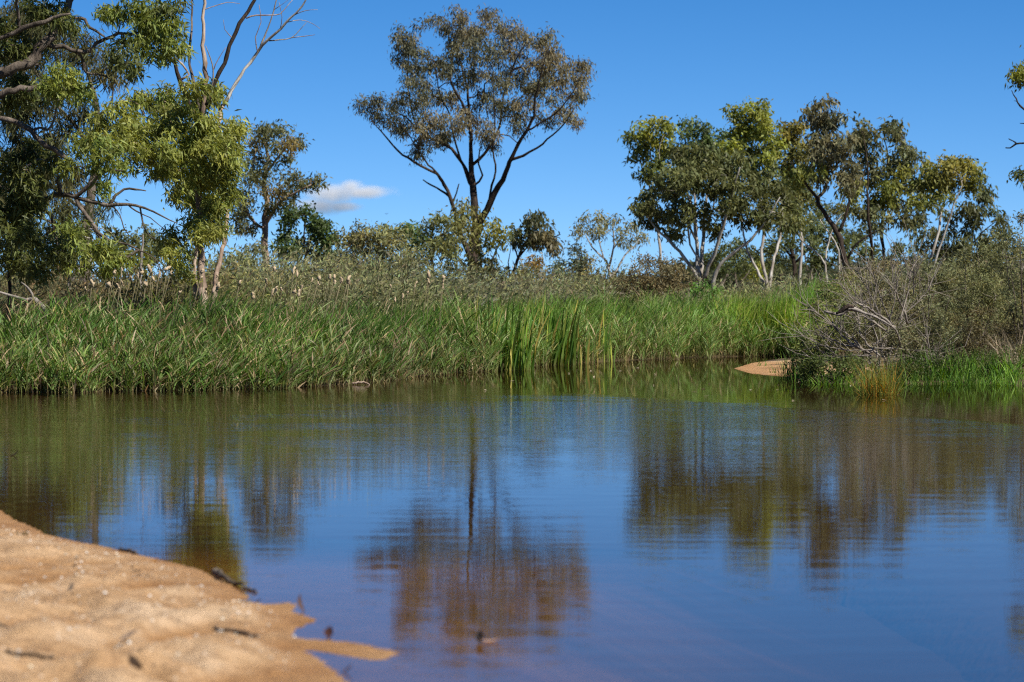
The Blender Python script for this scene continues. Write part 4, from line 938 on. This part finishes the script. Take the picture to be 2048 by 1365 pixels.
def tall_blades(acc, r, x, y, hgt, wind=(.3, .0), width=.018, cols=None, wts=None, K=4, spreadv=.12, base_straw=.35, curve=.35):
    n = len(x)
    z = np.clip(gz(x, y), -.10, .3) - .03
    base = np.stack([x, y, z], 1)
    th = r.uniform(0, 2 * math.pi, n)
    lean = np.abs(r.normal(size=n)) * spreadv
    d0 = np.stack([np.cos(th) * lean, np.sin(th) * lean, np.full(n, 1.0)], 1)
    c_ = r.gamma(2.0, curve / 2, n)
    d1 = np.stack([np.cos(th) * c_ * .45 + wind[0] * r.uniform(.4, 1.3, n), np.sin(th) * c_ * .45 + wind[1], -c_ * .28], 1)
    ft = r.uniform(0, math.pi, n)
    face = np.stack([np.cos(ft), np.sin(ft), np.zeros(n)], 1)
    V, Q, T = blade_geo(base, d0, d1, hgt, width * r.uniform(.6, 1.3, n), face, K)
    pv = np.clip(1 + .9 * fbm(x * .9, y * .35, 31), .45, 1.4)[:, None]
    c = np.repeat(mixcol(r, n, cols, wts) * pv, (K + 1) * 2, 0)
    k = np.clip(1 - T / base_straw, 0, 1)[:, None] if base_straw > 0 else 0
    c = c * (1 - k * .75) + np.array(STRAW2) * k * .75
    acc.add(V, Q, c)

def leafy_reeds(acc, r, x, y, hgt, wind=.25, cols=None, wts=None, leaves=6, llen=.38, lw=.016):
    n = len(x)
    z = np.clip(gz(x, y), -.10, .3) - .03
    base = np.stack([x, y, z], 1)
    d0 = np.stack([r.normal(size=n) * .10, r.normal(size=n) * .10, np.ones(n)], 1)
    d1 = np.stack([np.full(n, wind * .5) * r.uniform(.2, 1.4, n), r.normal(size=n) * .06, np.full(n, -.04)], 1)
    ft = r.uniform(0, math.pi, n); face = np.stack([np.cos(ft), np.sin(ft), np.zeros(n)], 1)
    V, Q, T = blade_geo(base, d0, d1, hgt, np.full(n, .008), face, 3, .5)
    sc = mixcol(r, n, [STRAW, STRAW2, (.14, .16, .05)], [2, 2, 3])
    acc.add(V, Q, np.repeat(sc, 8, 0))
    m_ = n * leaves
    t = np.tile(np.linspace(.22, 1.0, leaves), n) + r.normal(size=m_) * .05
    t = np.clip(t, .1, 1)
    i = np.repeat(np.arange(n), leaves)
    b = base[i] + hgt[i, None] * (d0[i] * t[:, None] + d1[i] * (t ** 2)[:, None])
    th = r.uniform(0, 2 * math.pi, m_)
    o = np.stack([np.cos(th), np.sin(th), np.zeros(m_)], 1)
    up = r.uniform(1.0, 4.0, m_)[:, None]
    e0 = unit(o + np.array([0, 0, 1.0]) * up + np.array([wind, 0, 0]))
    e1 = o * .25 + np.array([wind * .8, 0, 0]) + np.stack([np.zeros(m_), np.zeros(m_), -r.uniform(.0, .5, m_) ** 1.3], 1)
    s_ = unit(np.cross(e0, np.array([0, 0, 1.0])) + r.normal(size=(m_, 3)) * .4)
    L = llen * r.uniform(.5, 1.2, m_)
    V, Q, T = blade_geo(b, e0, e1, L, lw * r.uniform(.6, 1.3, m_), s_, 3)
    pv = np.clip(1 + .9 * fbm(x * .8, y * .3, 33), .5, 1.35)[i][:, None]
    c = mixcol(r, m_, cols, wts) * pv * np.array([1.0, .94, 1.1])
    low = np.clip(1 - t / .35, 0, 1)[:, None] * .6
    c = c * (1 - low) + np.array(STRAW) * low * r.uniform(.6, 1.1, (m_, 1))
    acc.add(V, Q, np.repeat(c, 8, 0))

GREENS = [(.075, .16, .022), (.115, .215, .035), (.15, .25, .05), (.2, .27, .085), STRAW, (.29, .29, .08)]
r = np.random.default_rng(21)
# left bed: leafy front stems, dark wind-bent blades behind
acc = Acc()
x, y, t = bank_points(6500, -90, 960, -.5, 2.0, r, 1.2)
leafy_reeds(acc, r, x, y, (.52 + .2 * t) * r.uniform(.65, 1.2, len(x)) * (1 + .5 * fbm(x * .8, y * .5, 2)), .10, GREENS, [4, 4, 4, 3, 3, 1.5], 7, .30, .022)
x, y, t = bank_points(9000, -90, 960, .9, 4.2, r, 1.0)
h = np.interp(x, [-9, -7, -4, -1, 1], [.75, 1.05, 1.12, 1.1, 1.0])
tall_blades(acc, r, x, y, h * r.uniform(.65, 1.22, len(x)) * (1 + .6 * fbm(x * .6, y * .4, 7)), (.38, 0), .02, [(.05, .135, .016), (.08, .185, .024), (.13, .23, .04), STRAW], [5, 5, 3, 1.2], 5)
tag(acc.build('reed_bed', M_REED), 'long bed of wind-bent green reeds along the left far bank', kind='stuff')
# far bed to the right
acc = Acc()
x, y, t = bank_points(4200, 930, 1640, -.6, 1.8, r, 1.2)
leafy_reeds(acc, r, x, y, (.75 + .25 * t) * r.uniform(.65, 1.2, len(x)) * (1 + .4 * fbm(x * .8, y * .3, 2)), .10, GREENS, [3, 5, 4, 3, 1, 1.5], 5, .42, .02)
x, y, t = bank_points(9000, 930, 1660, .4, 5.0, r, 1.0)
u_ = np.interp(x, [0, 2, 4, 6, 8, 9], [1.25, 1.3, 1.4, 1.65, 1.95, 1.95])
tall_blades(acc, r, x, y, u_ * r.uniform(.65, 1.15, len(x)) * (1 + .35 * fbm(x * .7, y * .25, 3)), (.28, 0), .024, [(.085, .195, .022), (.13, .26, .032), (.19, .31, .05), (.3, .33, .07)], [4, 5, 4, 1], 5)
x, y, t = bank_points(2600, 1470, 1600, -.1, 2.2, r, 1.2)
tall_blades(acc, r, x, y, r.uniform(.9, 1.75, len(x)), (.12, 0), .024, [(.15, .27, .03), (.22, .33, .045), (.34, .36, .07), STRAW], [4, 5, 2, .5], 5)
tag(acc.build('reed_bed', M_REED), 'bright green reed bed along the far bank below the right grove', kind='stuff')

def clump(name, label, cat, px, py, n, rad, h, w, cols, wts, wind=(.1, 0), sp=.16, curve=.25, group=None, mat=None, partname='blades', base_straw=.3, K=5, s=0):
    r = np.random.default_rng(400 + s)
    c = G(px, py)
    T = empty(name, (c[0], c[1], 0.0)); tag(T, label, cat, group)
    a = r.uniform(0, 2 * math.pi, n); q = np.sqrt(r.random(n)) * rad
    acc = Acc()
    tall_blades(acc, r, c[0] + np.cos(a) * q, c[1] + .1 + np.sin(a) * q * .7, h * (.25 + .95 * r.random(n) ** 1.4), wind, w, cols, wts, K, sp, base_straw, curve)
    acc.build(partname, mat or M_REED, T)
    return T
CG = [(.09, .19, .028), (.15, .27, .04), (.28, .34, .06), (.5, .42, .11)]
clump('reed_clump', 'left of the two tall upright reed clumps standing in the water', 'reeds', 1002, 741, 200, .65, 1.45, .045, CG, [4, 5, 2, 1.2], (.1, 0), .06, .18, 'upright reed clumps', s=1)
clump('reed_clump', 'right of the two tall upright reed clumps standing in the water', 'reeds', 1106, 731, 150, .5, 1.45, .045, CG, [4, 5, 2, 1.2], (.1, 0), .07, .18, 'upright reed clumps', s=2)
clump('reed_clump', 'thin yellowish reed clump right of the two upright ones', 'reeds', 1180, 725, 80, .6, 1.3, .035, CG, [3, 4, 4, 3], (.1, 0), .05, .15, s=3)
clump('reed_clump', 'small yellow-green reed tuft in shallow water between the upright clumps', 'reeds', 1150, 728, 36, .3, 1.0, .035, CG, [2, 4, 4, 4], (.1, 0), .06, .15, s=4)
RUSH = [(.16, .16, .03), (.32, .19, .035), (.45, .23, .04), (.14, .18, .035)]
clump('rush_clump', 'rusty orange-tipped rush clump standing in the water by the right bank', 'rushes', 1757, 790, 900, .26, .62, .007, RUSH, [7, 3, 2, 7], (.04, 0), .42, .2, s=5, base_straw=0, K=4)
GRASS = [(.06, .14, .018), (.11, .22, .025), (.16, .27, .035)]
for k, (px, py, n, rad, h, lb) in enumerate([
        (1595, 757, 240, .32, .5, 'green grass tuft at the water beside the sand spit'),
        (1622, 752, 120, .2, .6, 'upright dark grass tuft behind the one beside the sand spit'),
        (1850, 766, 220, .4, .45, 'bright green grass tuft right of the rusty rush clump'),
        (1912, 766, 260, .45, .62, 'tall arching bright green grass tuft on the right bank'),
        (1970, 766, 220, .4, .5, 'dark green grass tuft under the right bank shrubs'),
        (1880, 766, 200, .4, .3, 'short green grass tuft at the right bank water line'),
        (2015, 768, 220, .35, .55, 'green grass tuft beside the dark bush at the right edge'),
        (1810, 766, 160, .3, .5, 'green grass tuft just behind the rusty rush clump'),
        (1640, 766, 160, .5, .42, 'dark grass tuft under the low bush left of the rusty rush clump'),
        (1695, 770, 170, .5, .34, 'low grass tuft directly left of the rusty rush clump'),
        (1790, 769, 150, .4, .3, 'low grass tuft directly right of the rusty rush clump'),
        (1832, 769, 170, .4, .4, 'leaning grass tuft at the water two tufts right of the rusty rush'),
        (1868, 769, 150, .4, .26, 'short trailing grass at the water line under the undergrowth'),
        (1898, 769, 170, .4, .5, 'bright grass tuft touching the water beside the arching tuft'),
        (1935, 769, 170, .4, .34, 'grass tuft touching the water right of the arching tuft'),
        (1962, 770, 170, .4, .26, 'short dark grass at the water line under the right shrubs'),
        (1995, 771, 150, .4, .36, 'grass tuft at the water line left of the dry seeding grass'),
        (2040, 772, 150, .4, .3, 'short grass at the water line at the right edge'),
        (1525, 734, 26, .12, .22, 'tiny green grass tuft on the sand spit'),
        (1546, 748, 12, .06, .3, 'sparse grass stems at the tip of the sand spit'),
        (1629, 766, 14, .08, .14, 'tiny green water plant in front of the dark low bush')]):
    clump('grass_tuft', lb, 'grass', px, py, n, rad, h, .012, GRASS, [4, 5, 3], (.1, 0), .3, .5, 'grass tufts on the right bank', s=10 + k, base_straw=.15, K=4)
clump('seed_grass', 'pale dry seeding grass at the right edge bank', 'grass', 2022, 755, 120, .28, .7, .010, [(.42, .34, .24), (.3, .25, .16)], [1, 1], (-.25, 0), .3, .5, s=30, base_straw=0, K=4)
clump('grass_tuft', 'little grass tuft on the foreground sand by the shore', 'grass', 42, 1080, 40, .04, .05, .003, [(.09, .10, .03), (.2, .16, .07)], [2, 1], (0, 0), .5, .5, s=31, base_straw=.1, K=3)

# cattails
heads = [(670, 480), (710, 485), (765, 518), (805, 500), (828, 480), (875, 465), (885, 490), (895, 520), (930, 500), (978, 460), (1000, 485), (1180, 480), (1175, 505), (1270, 510), (1400, 545), (1480, 620), (1555, 535), (1605, 460), (1720, 470), (1738, 492),
         (1825, 525), (1865, 515), (1860, 548), (1955, 510), (1958, 540), (1930, 512), (1595, 600), (1615, 585), (1645, 580), (1725, 595), (1750, 605), (1762, 583), (640, 560), (500, 578), (540, 545), (715, 545), (690, 562), (850, 550), (1050, 600), (1205, 600), (1270, 570), (1995, 530), (2040, 515)]
heads = [(a * .342, 380 + b * .342) for a, b in heads] + [(650 + a * .342, 350 + b * .342) for a, b in [(98, 615), (140, 600), (140, 625), (690, 610), (690, 650), (607, 585), (605, 620), (530, 640), (485, 690), (455, 710), (410, 730), (385, 650)]]
m, nt, out = new_mat('cattail_fluff')
g = N(nt, 'ShaderNodeNewGeometry'); f = noise(nt, g.outputs['Position'], 40, 3)
c = ramp(nt, f, [(.3, (.26, .185, .105)), (.65, (.5, .395, .26))]); p = N(nt, 'ShaderNodeBsdfPrincipled', Roughness=1.0)
nt.links.new(c, p.inputs['Base Color']); nt.links.new(p.outputs[0], out.inputs['Surface'])
M_FLUFF = m
M_STALK = bark_mat('dry_stalk', [(.3, (.14, .12, .06)), (.7, (.3, .25, .15))], 8, .1)
r = np.random.default_rng(77)
for k, (px, py) in enumerate(heads):
    D = np.interp(px, [q[0] for q in far_px], [q[1] for q in FAR]) + r.uniform(1.0, 3.5)
    hp = P(px, py, D)
    bx = hp[0] - r.uniform(-.05, .35); b = np.array([bx, D + r.uniform(-.1, .1), gz1(bx, D) - .02])
    T = empty('cattail', tuple(b))
    side = 'left of the bright green gum trunk' if px < 395 else ('between the bright green gum and the round tree' if px < 660 else 'left of the lone gum trunk')
    tag(T, 'pale fluffy cattail head ' + side, 'cattail', 'cattails above the reeds ' + side)
    sp, sr = spline(np.array([b, (b + hp) / 2 + [-.05, 0, .03], hp]), np.array([.006, .005, .004]), .3)
    Vt, Qt = tube(sp, sr, 5, 0, r); quads('stalk', Vt, Qt, M_STALK, T, smooth=True)
    L = r.uniform(.05, .13); ax = unit(hp - (b + hp) / 2 + r.normal(size=3) * .25)
    n = 6; tt = np.linspace(-.5, .5, n)
    rad_ = np.array([.006, .022, .03, .034, .03, .012]) * r.uniform(.6, 1.4, n) * r.uniform(.35, .85)
    pts = hp + ax * (tt * L * 1.3)[:, None] + r.normal(size=(n, 3)) * .007
    Vt, Qt = tube(pts, rad_, 8, .28, r); quads('seed_head', Vt, Qt, M_FLUFF, T, smooth=True)

# ------------------------------------------------------------------ scrub behind the reeds
def scrub_band(name, label, pxa, pxb, Da, Db, n, topf, cols, wts, seed, wisp=50, lv=850, kind='stuff'):
    r = np.random.default_rng(seed)
    acc = Acc()
    for k in range(n):
        D = (Da + (Db - Da) * (k + r.random()) / n) * KD
        px = r.uniform(pxa, pxb)
        c = P(px, 600, D); gx, gy = c[0], D
        g0 = gz1(gx, gy)
        if shore_sd(np.array([gx]), np.array([gy]))[0] < 2.5: continue
        ztop = P(px, topf(px) + r.normal() * 7, D)[2]
        h = max(.6, ztop - g0) * r.uniform(1.0, 1.3)
        wdt = r.uniform(.5, .9) * h * .8
        nb = wisp
        a = r.uniform(0, 2 * math.pi, nb); o = np.stack([np.cos(a), np.sin(a)], 1)
        q = r.random(nb) ** .6
        base = np.stack([gx + o[:, 0] * wdt * .25 * q, gy + o[:, 1] * wdt * .25 * q, np.full(nb, g0)], 1)
        d0 = np.stack([o[:, 0] * q * .5 + .06, o[:, 1] * q * .5, np.ones(nb)], 1)
        d1 = np.stack([o[:, 0] * .15 + r.uniform(0, .25, nb), o[:, 1] * .15, -q * .22], 1)
        ft = r.uniform(0, math.pi, nb); face = np.stack([np.cos(ft), np.sin(ft), np.zeros(nb)], 1)
        L = h * r.uniform(.5, 1.1, nb)
        V, Q, T = blade_geo(base, d0, d1, L, np.full(nb, .016), face, 3)
        acc.add(V, Q, np.repeat(mixcol(r, nb, [(.24, .20, .14), (.17, .15, .09), (.15, .16, .07)], [1, 2, 3]), 8, 0))
        # leaves along the wisps
        i = r.integers(0, nb, lv); t = r.uniform(.3, 1.02, lv)
        p = base[i] + L[i, None] * (d0[i] * t[:, None] + d1[i] * (t ** 2)[:, None]) + r.normal(size=(lv, 3)) * .07
        ax = unit(d0[i] + 2 * d1[i] * t[:, None] + r.normal(size=(lv, 3)) * .8)
        V, Q = leaf_geo(p, ax, r.uniform(.08, .2, lv), r.uniform(.02, .042, lv), r, .0)
        ct = mixcol(r, 1, cols, wts)
        acc.add(V, Q, np.repeat(ct * r.uniform(.65, 1.3, (lv, 1)) * (1 + r.normal(size=(lv, 3)) * .06), 4, 0))
    return tag(acc.build(name, M_FINE), label, kind=kind)
SC = [(.22, .23, .105), (.25, .25, .10), (.2, .2, .115), (.23, .2, .125)]
scrub_band('scrub', 'band of wispy grey-green scrub behind the left reed bed', 430, 960, 29, 50, 120, lambda x: np.interp(x, [430, 600, 700, 870, 905, 960], [532, 528, 540, 552, 588, 590]), SC, [3, 3, 2, 1], 81)
scrub_band('scrub', 'band of wispy grey-green scrub between the lone gum and the right grove', 940, 1600, 38, 60, 110, lambda x: np.interp(x, [940, 1000, 1040, 1190, 1225, 1400, 1600], [592, 588, 545, 556, 592, 592, 570]), SC, [3, 3, 2, 2], 82)
scrub_band('scrub', 'dry grass and low scrub under the trees at the far left', -120, 430, 28, 42, 80, lambda x: np.interp(x, [-120, 150, 430], [560, 565, 550]), [(.15, .15, .05), (.19, .155, .075), (.11, .11, .05)], [2, 3, 2], 83)
scrub_band('scrub', 'low scrub on the right bank beneath the grove', 1600, 2200, 29, 50, 80, lambda x: np.interp(x, [1600, 1800, 2200], [560, 545, 525]), SC, [3, 3, 2, 2], 84)

# distant woodland closing the horizon
r = np.random.default_rng(90); acc = Acc()
for k in range(230):
    D = r.uniform(280, 600); px = r.uniform(-700, 2800)
    if k >= 170: px = r.uniform(1380, 2040)
    c = P(px, 600, D); top = P(px, r.normal(553 if k < 170 else 522, 9), D)[2]; h = max(2.5, top)
    w = h * r.uniform(.5, 1.0); nl = 420
    q = unit(r.normal(size=(nl, 3))) * r.random((nl, 1)) ** .4 * np.array([w, w, h * .5]) + np.array([c[0], D, h * .52])
    ax = unit(r.normal(size=(nl, 3)) + [0, 0, -.3])
    V, Q = leaf_geo(q, ax, r.uniform(.5, 1.1, nl), r.uniform(.25, .5, nl), r, .0)
    acc.add(V, Q, np.repeat(mixcol(r, 1, [(.075, .085, .045), (.09, .09, .055), (.06, .075, .035)], [1, 1, 1]) * r.uniform(.6, 1.3, (nl, 1)), 4, 0))
tag(acc.build('distant_woodland', M_FINE), 'far-off woodland along the horizon', kind='stuff')

# ------------------------------------------------------------------ small things on the sand and water
def sandz1(x, y):
    return float(sand_z(np.array([[x]]), np.array([[y]]))[0, 0])

def litter_leaf(name, label, cat, pos, L, W, yaw, tilt, curl, col, group=None):
    n = 7
    t = np.linspace(0, 1, n); w = np.sin(np.pi * np.clip(t, .04, .97)) ** .8 * W * .5
    z = curl * L * (t - .5) ** 2 * 4 * .25
    x = (t - .5) * L
    V = np.empty((n, 3, 3)); 
    for j, s_ in enumerate((-1, 0, 1)):
        V[:, j, 0] = x; V[:, j, 1] = s_ * w + .12 * L * np.sin(t * 2.5); V[:, j, 2] = z + abs(s_) * w * .35
    ct, st = math.cos(tilt), math.sin(tilt)
    X = V[..., 0] * ct - V[..., 2] * st; Z = V[..., 0] * st + V[..., 2] * ct
    cy, sy = math.cos(yaw), math.sin(yaw)
    V = np.stack([X * cy - V[..., 1] * sy, X * sy + V[..., 1] * cy, Z], -1)
    V[..., 2] -= V[..., 2].min()
    V = V.reshape(-1, 3) + np.array(pos)
    i = np.arange(n - 1)[:, None] * 3 + np.arange(2)[None, :]
    Q = np.stack([i, i + 3, i + 4, i + 1], -1).reshape(-1, 4)
    o = quads(name, V - np.array(pos), Q, M_LITTER, None, np.tile(np.array(col), (len(V), 1)), True)
    o.location = pos
    return tag(o, label, cat, group)

def twig(name, label, cat, pts, r0, r1, mat, r):
    pts = np.array(pts); sp, sr = spline(pts, np.linspace(r0, r1, len(pts)), .03)
    sp[1:-1] += r.normal(size=sp[1:-1].shape) * r0 * .4
    Vt, Qt = tube(sp, sr, 7, .15, r)
    o = quads(name, Vt - sp[0], Qt, mat, None, None, True); o.location = sp[0]
    return tag(o, label, cat)

def on_sand(px, py, dz=0.0):
    c = G(px, py, .06)
    for _ in range(4):
        c = G(px, py, max(sandz1(c[0], c[1]), 0.0))
    return np.array([c[0], c[1], max(sandz1(c[0], c[1]), 0.0) + dz])
r = np.random.default_rng(3)
twig('stick', 'dark stick lying from the sand edge into the water', 'stick', [on_sand(428, 1150, .02), on_sand(450, 1163, .018), on_sand(480, 1174, .012), on_sand(514, 1187, .0)], .014, .004, B_GREY, r)
twig('bark_strip', 'blackish strip of wet bark in the hollow of the sand near the shore', 'bark', [on_sand(430, 1263, .004), on_sand(452, 1267, .008), on_sand(478, 1269, .008), on_sand(515, 1274, .002)], .010, .006, B_GREY, r)
twig('stick', 'greyish stick on the sand at the left edge', 'stick', [on_sand(-6, 1236, .012), on_sand(20, 1250, .012), on_sand(42, 1266, .008)], .009, .006, B_GREY, r)
twig('stick', 'dark forked twig piece on the sand left of centre', 'stick', [on_sand(140, 1170, .004), on_sand(148, 1158, .012), on_sand(160, 1163, .008), on_sand(168, 1171, .004)], .008, .004, B_GREY, r)
twig('stick', 'short dark twig near the water on the upper sand edge', 'stick', [on_sand(240, 1102, .006), on_sand(262, 1106, .008), on_sand(275, 1110, .004)], .012, .005, B_GREY, r)
twig('stick', 'dark damp twig half buried at the lower left of the sand', 'stick', [on_sand(12, 1320, .002), on_sand(50, 1316, .006), on_sand(85, 1318, .004), on_sand(115, 1312, .003)], .008, .005, B_DARK, r)
for px, py, L, W, yaw, tilt, curl, col, lb in [
        (260, 1295, .09, .05, .4, .5, .3, (.22, .17, .14), 'grey-brown broad dead leaf standing on the sand'),
        (272, 1345, .07, .045, 2.2, .7, .6, (.035, .018, .008), 'very dark brown curled leaf in a hollow of the sand'),
        (340, 1308, .035, .025, .2, .4, .6, (.05, .03, .03), 'small dark curled leaf right of the grey-brown leaf'),
        (326, 1290, .05, .02, .1, .1, .5, (.12, .08, .06), 'small brown leaf just above the small dark curled one'),
        (604, 1222, .085, .022, 1.9, 1.0, .9, (.09, .05, .04), 'curved brown leaf on edge at the tip of a sand finger'),
        (661, 1276, .05, .04, 1.2, 1.1, .4, (.07, .03, .025), 'small dark red triangular leaf on the long sand finger'),
        (518, 1205, .03, .025, .4, .5, .7, (.05, .03, .03), 'tiny dark leaf at the water edge near the stick'),
        (696, 1346, .05, .025, .5, .6, .7, (.07, .05, .07), 'dark small leaf in the shallow water at the bottom'),
        (30, 912, .10, .05, .3, .5, .9, (.06, .045, .03), 'curled dark leaf floating in the brown shallows at left'),
        (228, 1178, .05, .02, .2, .1, .4, (.13, .08, .05), 'brown leaf fragment on the sand right of the forked twig'),
        (362, 1178, .05, .02, .1, .1, .4, (.10, .07, .05), 'dark brown leaf fragment on the sand by the upper shore'),
        (312, 1128, .05, .025, .8, .7, .4, (.35, .17, .05), 'small orange leaf at the upper shore line'),
        (150, 1140, .05, .02, .6, .3, .4, (.10, .07, .05), 'tiny dark leaf above the forked twig')]:
    pos = on_sand(px, py) if px != 30 else np.array([*G(px, py)[:2], .0])
    litter_leaf('leaf', lb, 'leaf', tuple(pos), L, W, yaw, tilt, curl, col)
# floating curl of bark with a pale inside
c = G(965, 1286); o = litter_leaf('floating_bark', 'curled dark and pinkish bark piece floating on the near water', 'bark', (c[0] + .03, c[1], .001), .09, .035, .05, .05, .8, (.62, .42, .32))
litter_leaf('floating_leaf', 'black upright leaf floating against the pinkish bark piece', 'leaf', (c[0] - .005, c[1] + .004, .001), .05, .03, 1.3, 1.2, .5, (.015, .013, .013))
c = G(722, 770); T = twig('floating_debris', 'small brown heap of dead reeds floating at the left reed edge', 'debris', [(c[0] - .14, c[1], .01), (c[0] - .05, c[1], .04), (c[0] + .04, c[1], .045), (c[0] + .14, c[1], .0)], .02, .012, B_PINK, r)
for k in range(46):
    px, py = (r.uniform(1150, 2040), r.uniform(735, 815)) if k < 40 else (r.uniform(860, 1150), r.uniform(742, 790))
    c = G(px, py)
    if shore_sd(np.array([c[0]]), np.array([c[1]]))[0] > -.15: continue
    litter_leaf('floating_leaf', 'tiny pale leaf floating on the sheltered water near the far bank', 'leaf', (c[0], c[1], .003), r.uniform(.04, .09), r.uniform(.02, .035), r.uniform(0, 6), r.uniform(-.2, .2), .4, (.5, .42, .3), 'leaves floating on the sheltered water')

# coarse quartz grains and little stones on the sand
n = 16000; xx = r.uniform(-4.0, .2, n); yy = r.uniform(12, 25, n)
zz = sand_z(xx, yy); k = zz > .012; xx, yy, zz = xx[k], yy[k], zz[k]; n = len(xx)
sz = .0022 + .007 * r.random(n) ** 5
oct_ = np.array([(1, 0, 0), (0, 1, 0), (-1, 0, 0), (0, -1, 0), (0, 0, .8), (0, 0, -.8)], float)
V = (oct_[None] * r.uniform(.7, 1.3, (n, 6, 1))) * sz[:, None, None] + np.stack([xx, yy, zz + sz * .4], 1)[:, None, :]
i = np.arange(n)[:, None] * 6
Q = np.concatenate([np.stack([i + a, i + b, i + c], -1).reshape(-1, 3) for a, b, c in [(0, 1, 4), (1, 2, 4), (2, 3, 4), (3, 0, 4)]])
gc = mixcol(r, n, [(.7, .58, .45), (.8, .76, .7), (.5, .3, .16), (.14, .10, .07)], [4, 2, 3, 2])
tag(quads('sand_grains', V.reshape(-1, 3), Q, M_LITTER, None, np.repeat(gc, 6, 0)), 'coarse pale quartz grains scattered on the sand', kind='stuff')

n = 420; xx = r.uniform(-4.0, .2, n); yy = r.uniform(12, 25, n)
keep = (vn(xx * 1.5, yy * .8, 41) > -.05) & (sand_z(xx, yy) > .012); xx, yy = xx[keep], yy[keep]; n = len(xx)
a = r.uniform(0, math.pi, n); d = np.stack([np.cos(a), np.sin(a), r.normal(size=n) * .15], 1); L = r.uniform(.01, .05, n)
c0 = np.stack([xx, yy, sand_z(xx, yy) + .003], 1)
V, Q = frusta(c0 - d * L[:, None] / 2, c0 + d * L[:, None] / 2, r.uniform(.0015, .004, n), r.uniform(.001, .003, n), 5)
tag(quads('sand_litter', V, Q, B_GREY), 'fine twig and bark crumbs scattered over the foreground sand', kind='stuff')

# a bird far off in the sky
c = P(773, 428, 800)
V = np.array([(-.5, 0, .15), (-.1, .1, .0), (0, -.25, 0), (.1, .1, 0), (.5, 0, .18), (0, .3, -.02), (0, 0, -.1)], float) * .9
o = quads('bird', V, [[0, 1, 6, 2], [4, 2, 6, 3], [1, 5, 3, 6]], B_DARK); o.location = c
tag(o, 'tiny dark bird flying right of the small cloud', 'bird')

# ------------------------------------------------------------------ cloud (a volume far beyond the trees)
m, nt, out = new_mat('cloud_vapour')
tc_ = N(nt, 'ShaderNodeTexCoord')
n1 = N(nt, 'ShaderNodeTexNoise'); n1.inputs['Scale'].default_value = .008; n1.inputs['Detail'].default_value = 5; n1.inputs['Roughness'].default_value = .6
nt.links.new(tc_.outputs['Object'], n1.inputs['Vector'])
at = N(nt, 'ShaderNodeTexCoord')
def lobes(specs):
    prev = None
    for (cx_, cz_, rx_, rz_, ry_) in specs:
        mpn = N(nt, 'ShaderNodeMapping')
        mpn.vector_type = 'POINT'
        mpn.inputs['Scale'].default_value = (1 / rx_, 1 / ry_, 1 / rz_)
        mpn.inputs['Location'].default_value = (-cx_ / rx_, 0, -cz_ / rz_)
        nt.links.new(tc_.outputs['Object'], mpn.inputs['Vector'])
        ln = N(nt, 'ShaderNodeVectorMath', operation='LENGTH'); nt.links.new(mpn.outputs[0], ln.inputs[0])
        inv = N(nt, 'ShaderNodeMath', operation='SUBTRACT'); inv.inputs[0].default_value = 1.0; nt.links.new(ln.outputs['Value'], inv.inputs[1])
        if prev is None: prev = inv.outputs[0]
        else:
            mxn = N(nt, 'ShaderNodeMath', operation='MAXIMUM'); nt.links.new(prev, mxn.inputs[0]); nt.links.new(inv.outputs[0], mxn.inputs[1]); prev = mxn.outputs[0]
    return prev
CD = 12000.0; cs = CD / F
cc = P(690, 392, CD)
lob = lobes([(-26 * cs, 6 * cs, 54 * cs, 21 * cs, 60 * cs), (38 * cs, 6 * cs, 50 * cs, 14 * cs, 60 * cs), (-5 * cs, -22 * cs, 42 * cs, 10 * cs, 40 * cs), (10 * cs, 18 * cs, 30 * cs, 16 * cs, 40 * cs), (-55 * cs, -20 * cs, 50 * cs, 16 * cs, 40 * cs)])
sub = N(nt, 'ShaderNodeMath', operation='MULTIPLY_ADD'); nt.links.new(n1.outputs['Fac'], sub.inputs[0]); sub.inputs[1].default_value = 2.6; sub.inputs[2].default_value = -1.22
ad = N(nt, 'ShaderNodeMath', operation='ADD'); nt.links.new(sub.outputs[0], ad.inputs[0]); nt.links.new(lob, ad.inputs[1])
mr = N(nt, 'ShaderNodeMapRange'); mr.inputs[1].default_value = 0.0; mr.inputs[2].default_value = .9; mr.inputs[3].default_value = 0; mr.inputs[4].default_value = .018
nt.links.new(ad.outputs[0], mr.inputs[0])
vol = N(nt, 'ShaderNodeVolumePrincipled'); vol.inputs['Color'].default_value = (.97, .97, .98, 1); vol.inputs['Anisotropy'].default_value = -.2
nt.links.new(mr.outputs[0], vol.inputs['Density'])
nt.links.new(vol.outputs[0], out.inputs['Volume'])
bw = np.array([120, 65, 48]) * cs
V = np.array([(x, y, z) for x in (-1, 1) for y in (-1, 1) for z in (-1, 1)], float) * bw
o = quads('cloud', V, [[0, 1, 3, 2], [4, 6, 7, 5], [0, 4, 5, 1], [2, 3, 7, 6], [0, 2, 6, 4], [1, 5, 7, 3]], m)
o.location = cc
tag(o, 'small white cloud low in the blue sky left of the lone gum', 'cloud', kind='stuff')
scene.cycles.volume_bounces = 1
scene.cycles.volume_step_rate = .4
scene.cycles.volume_max_steps = 128
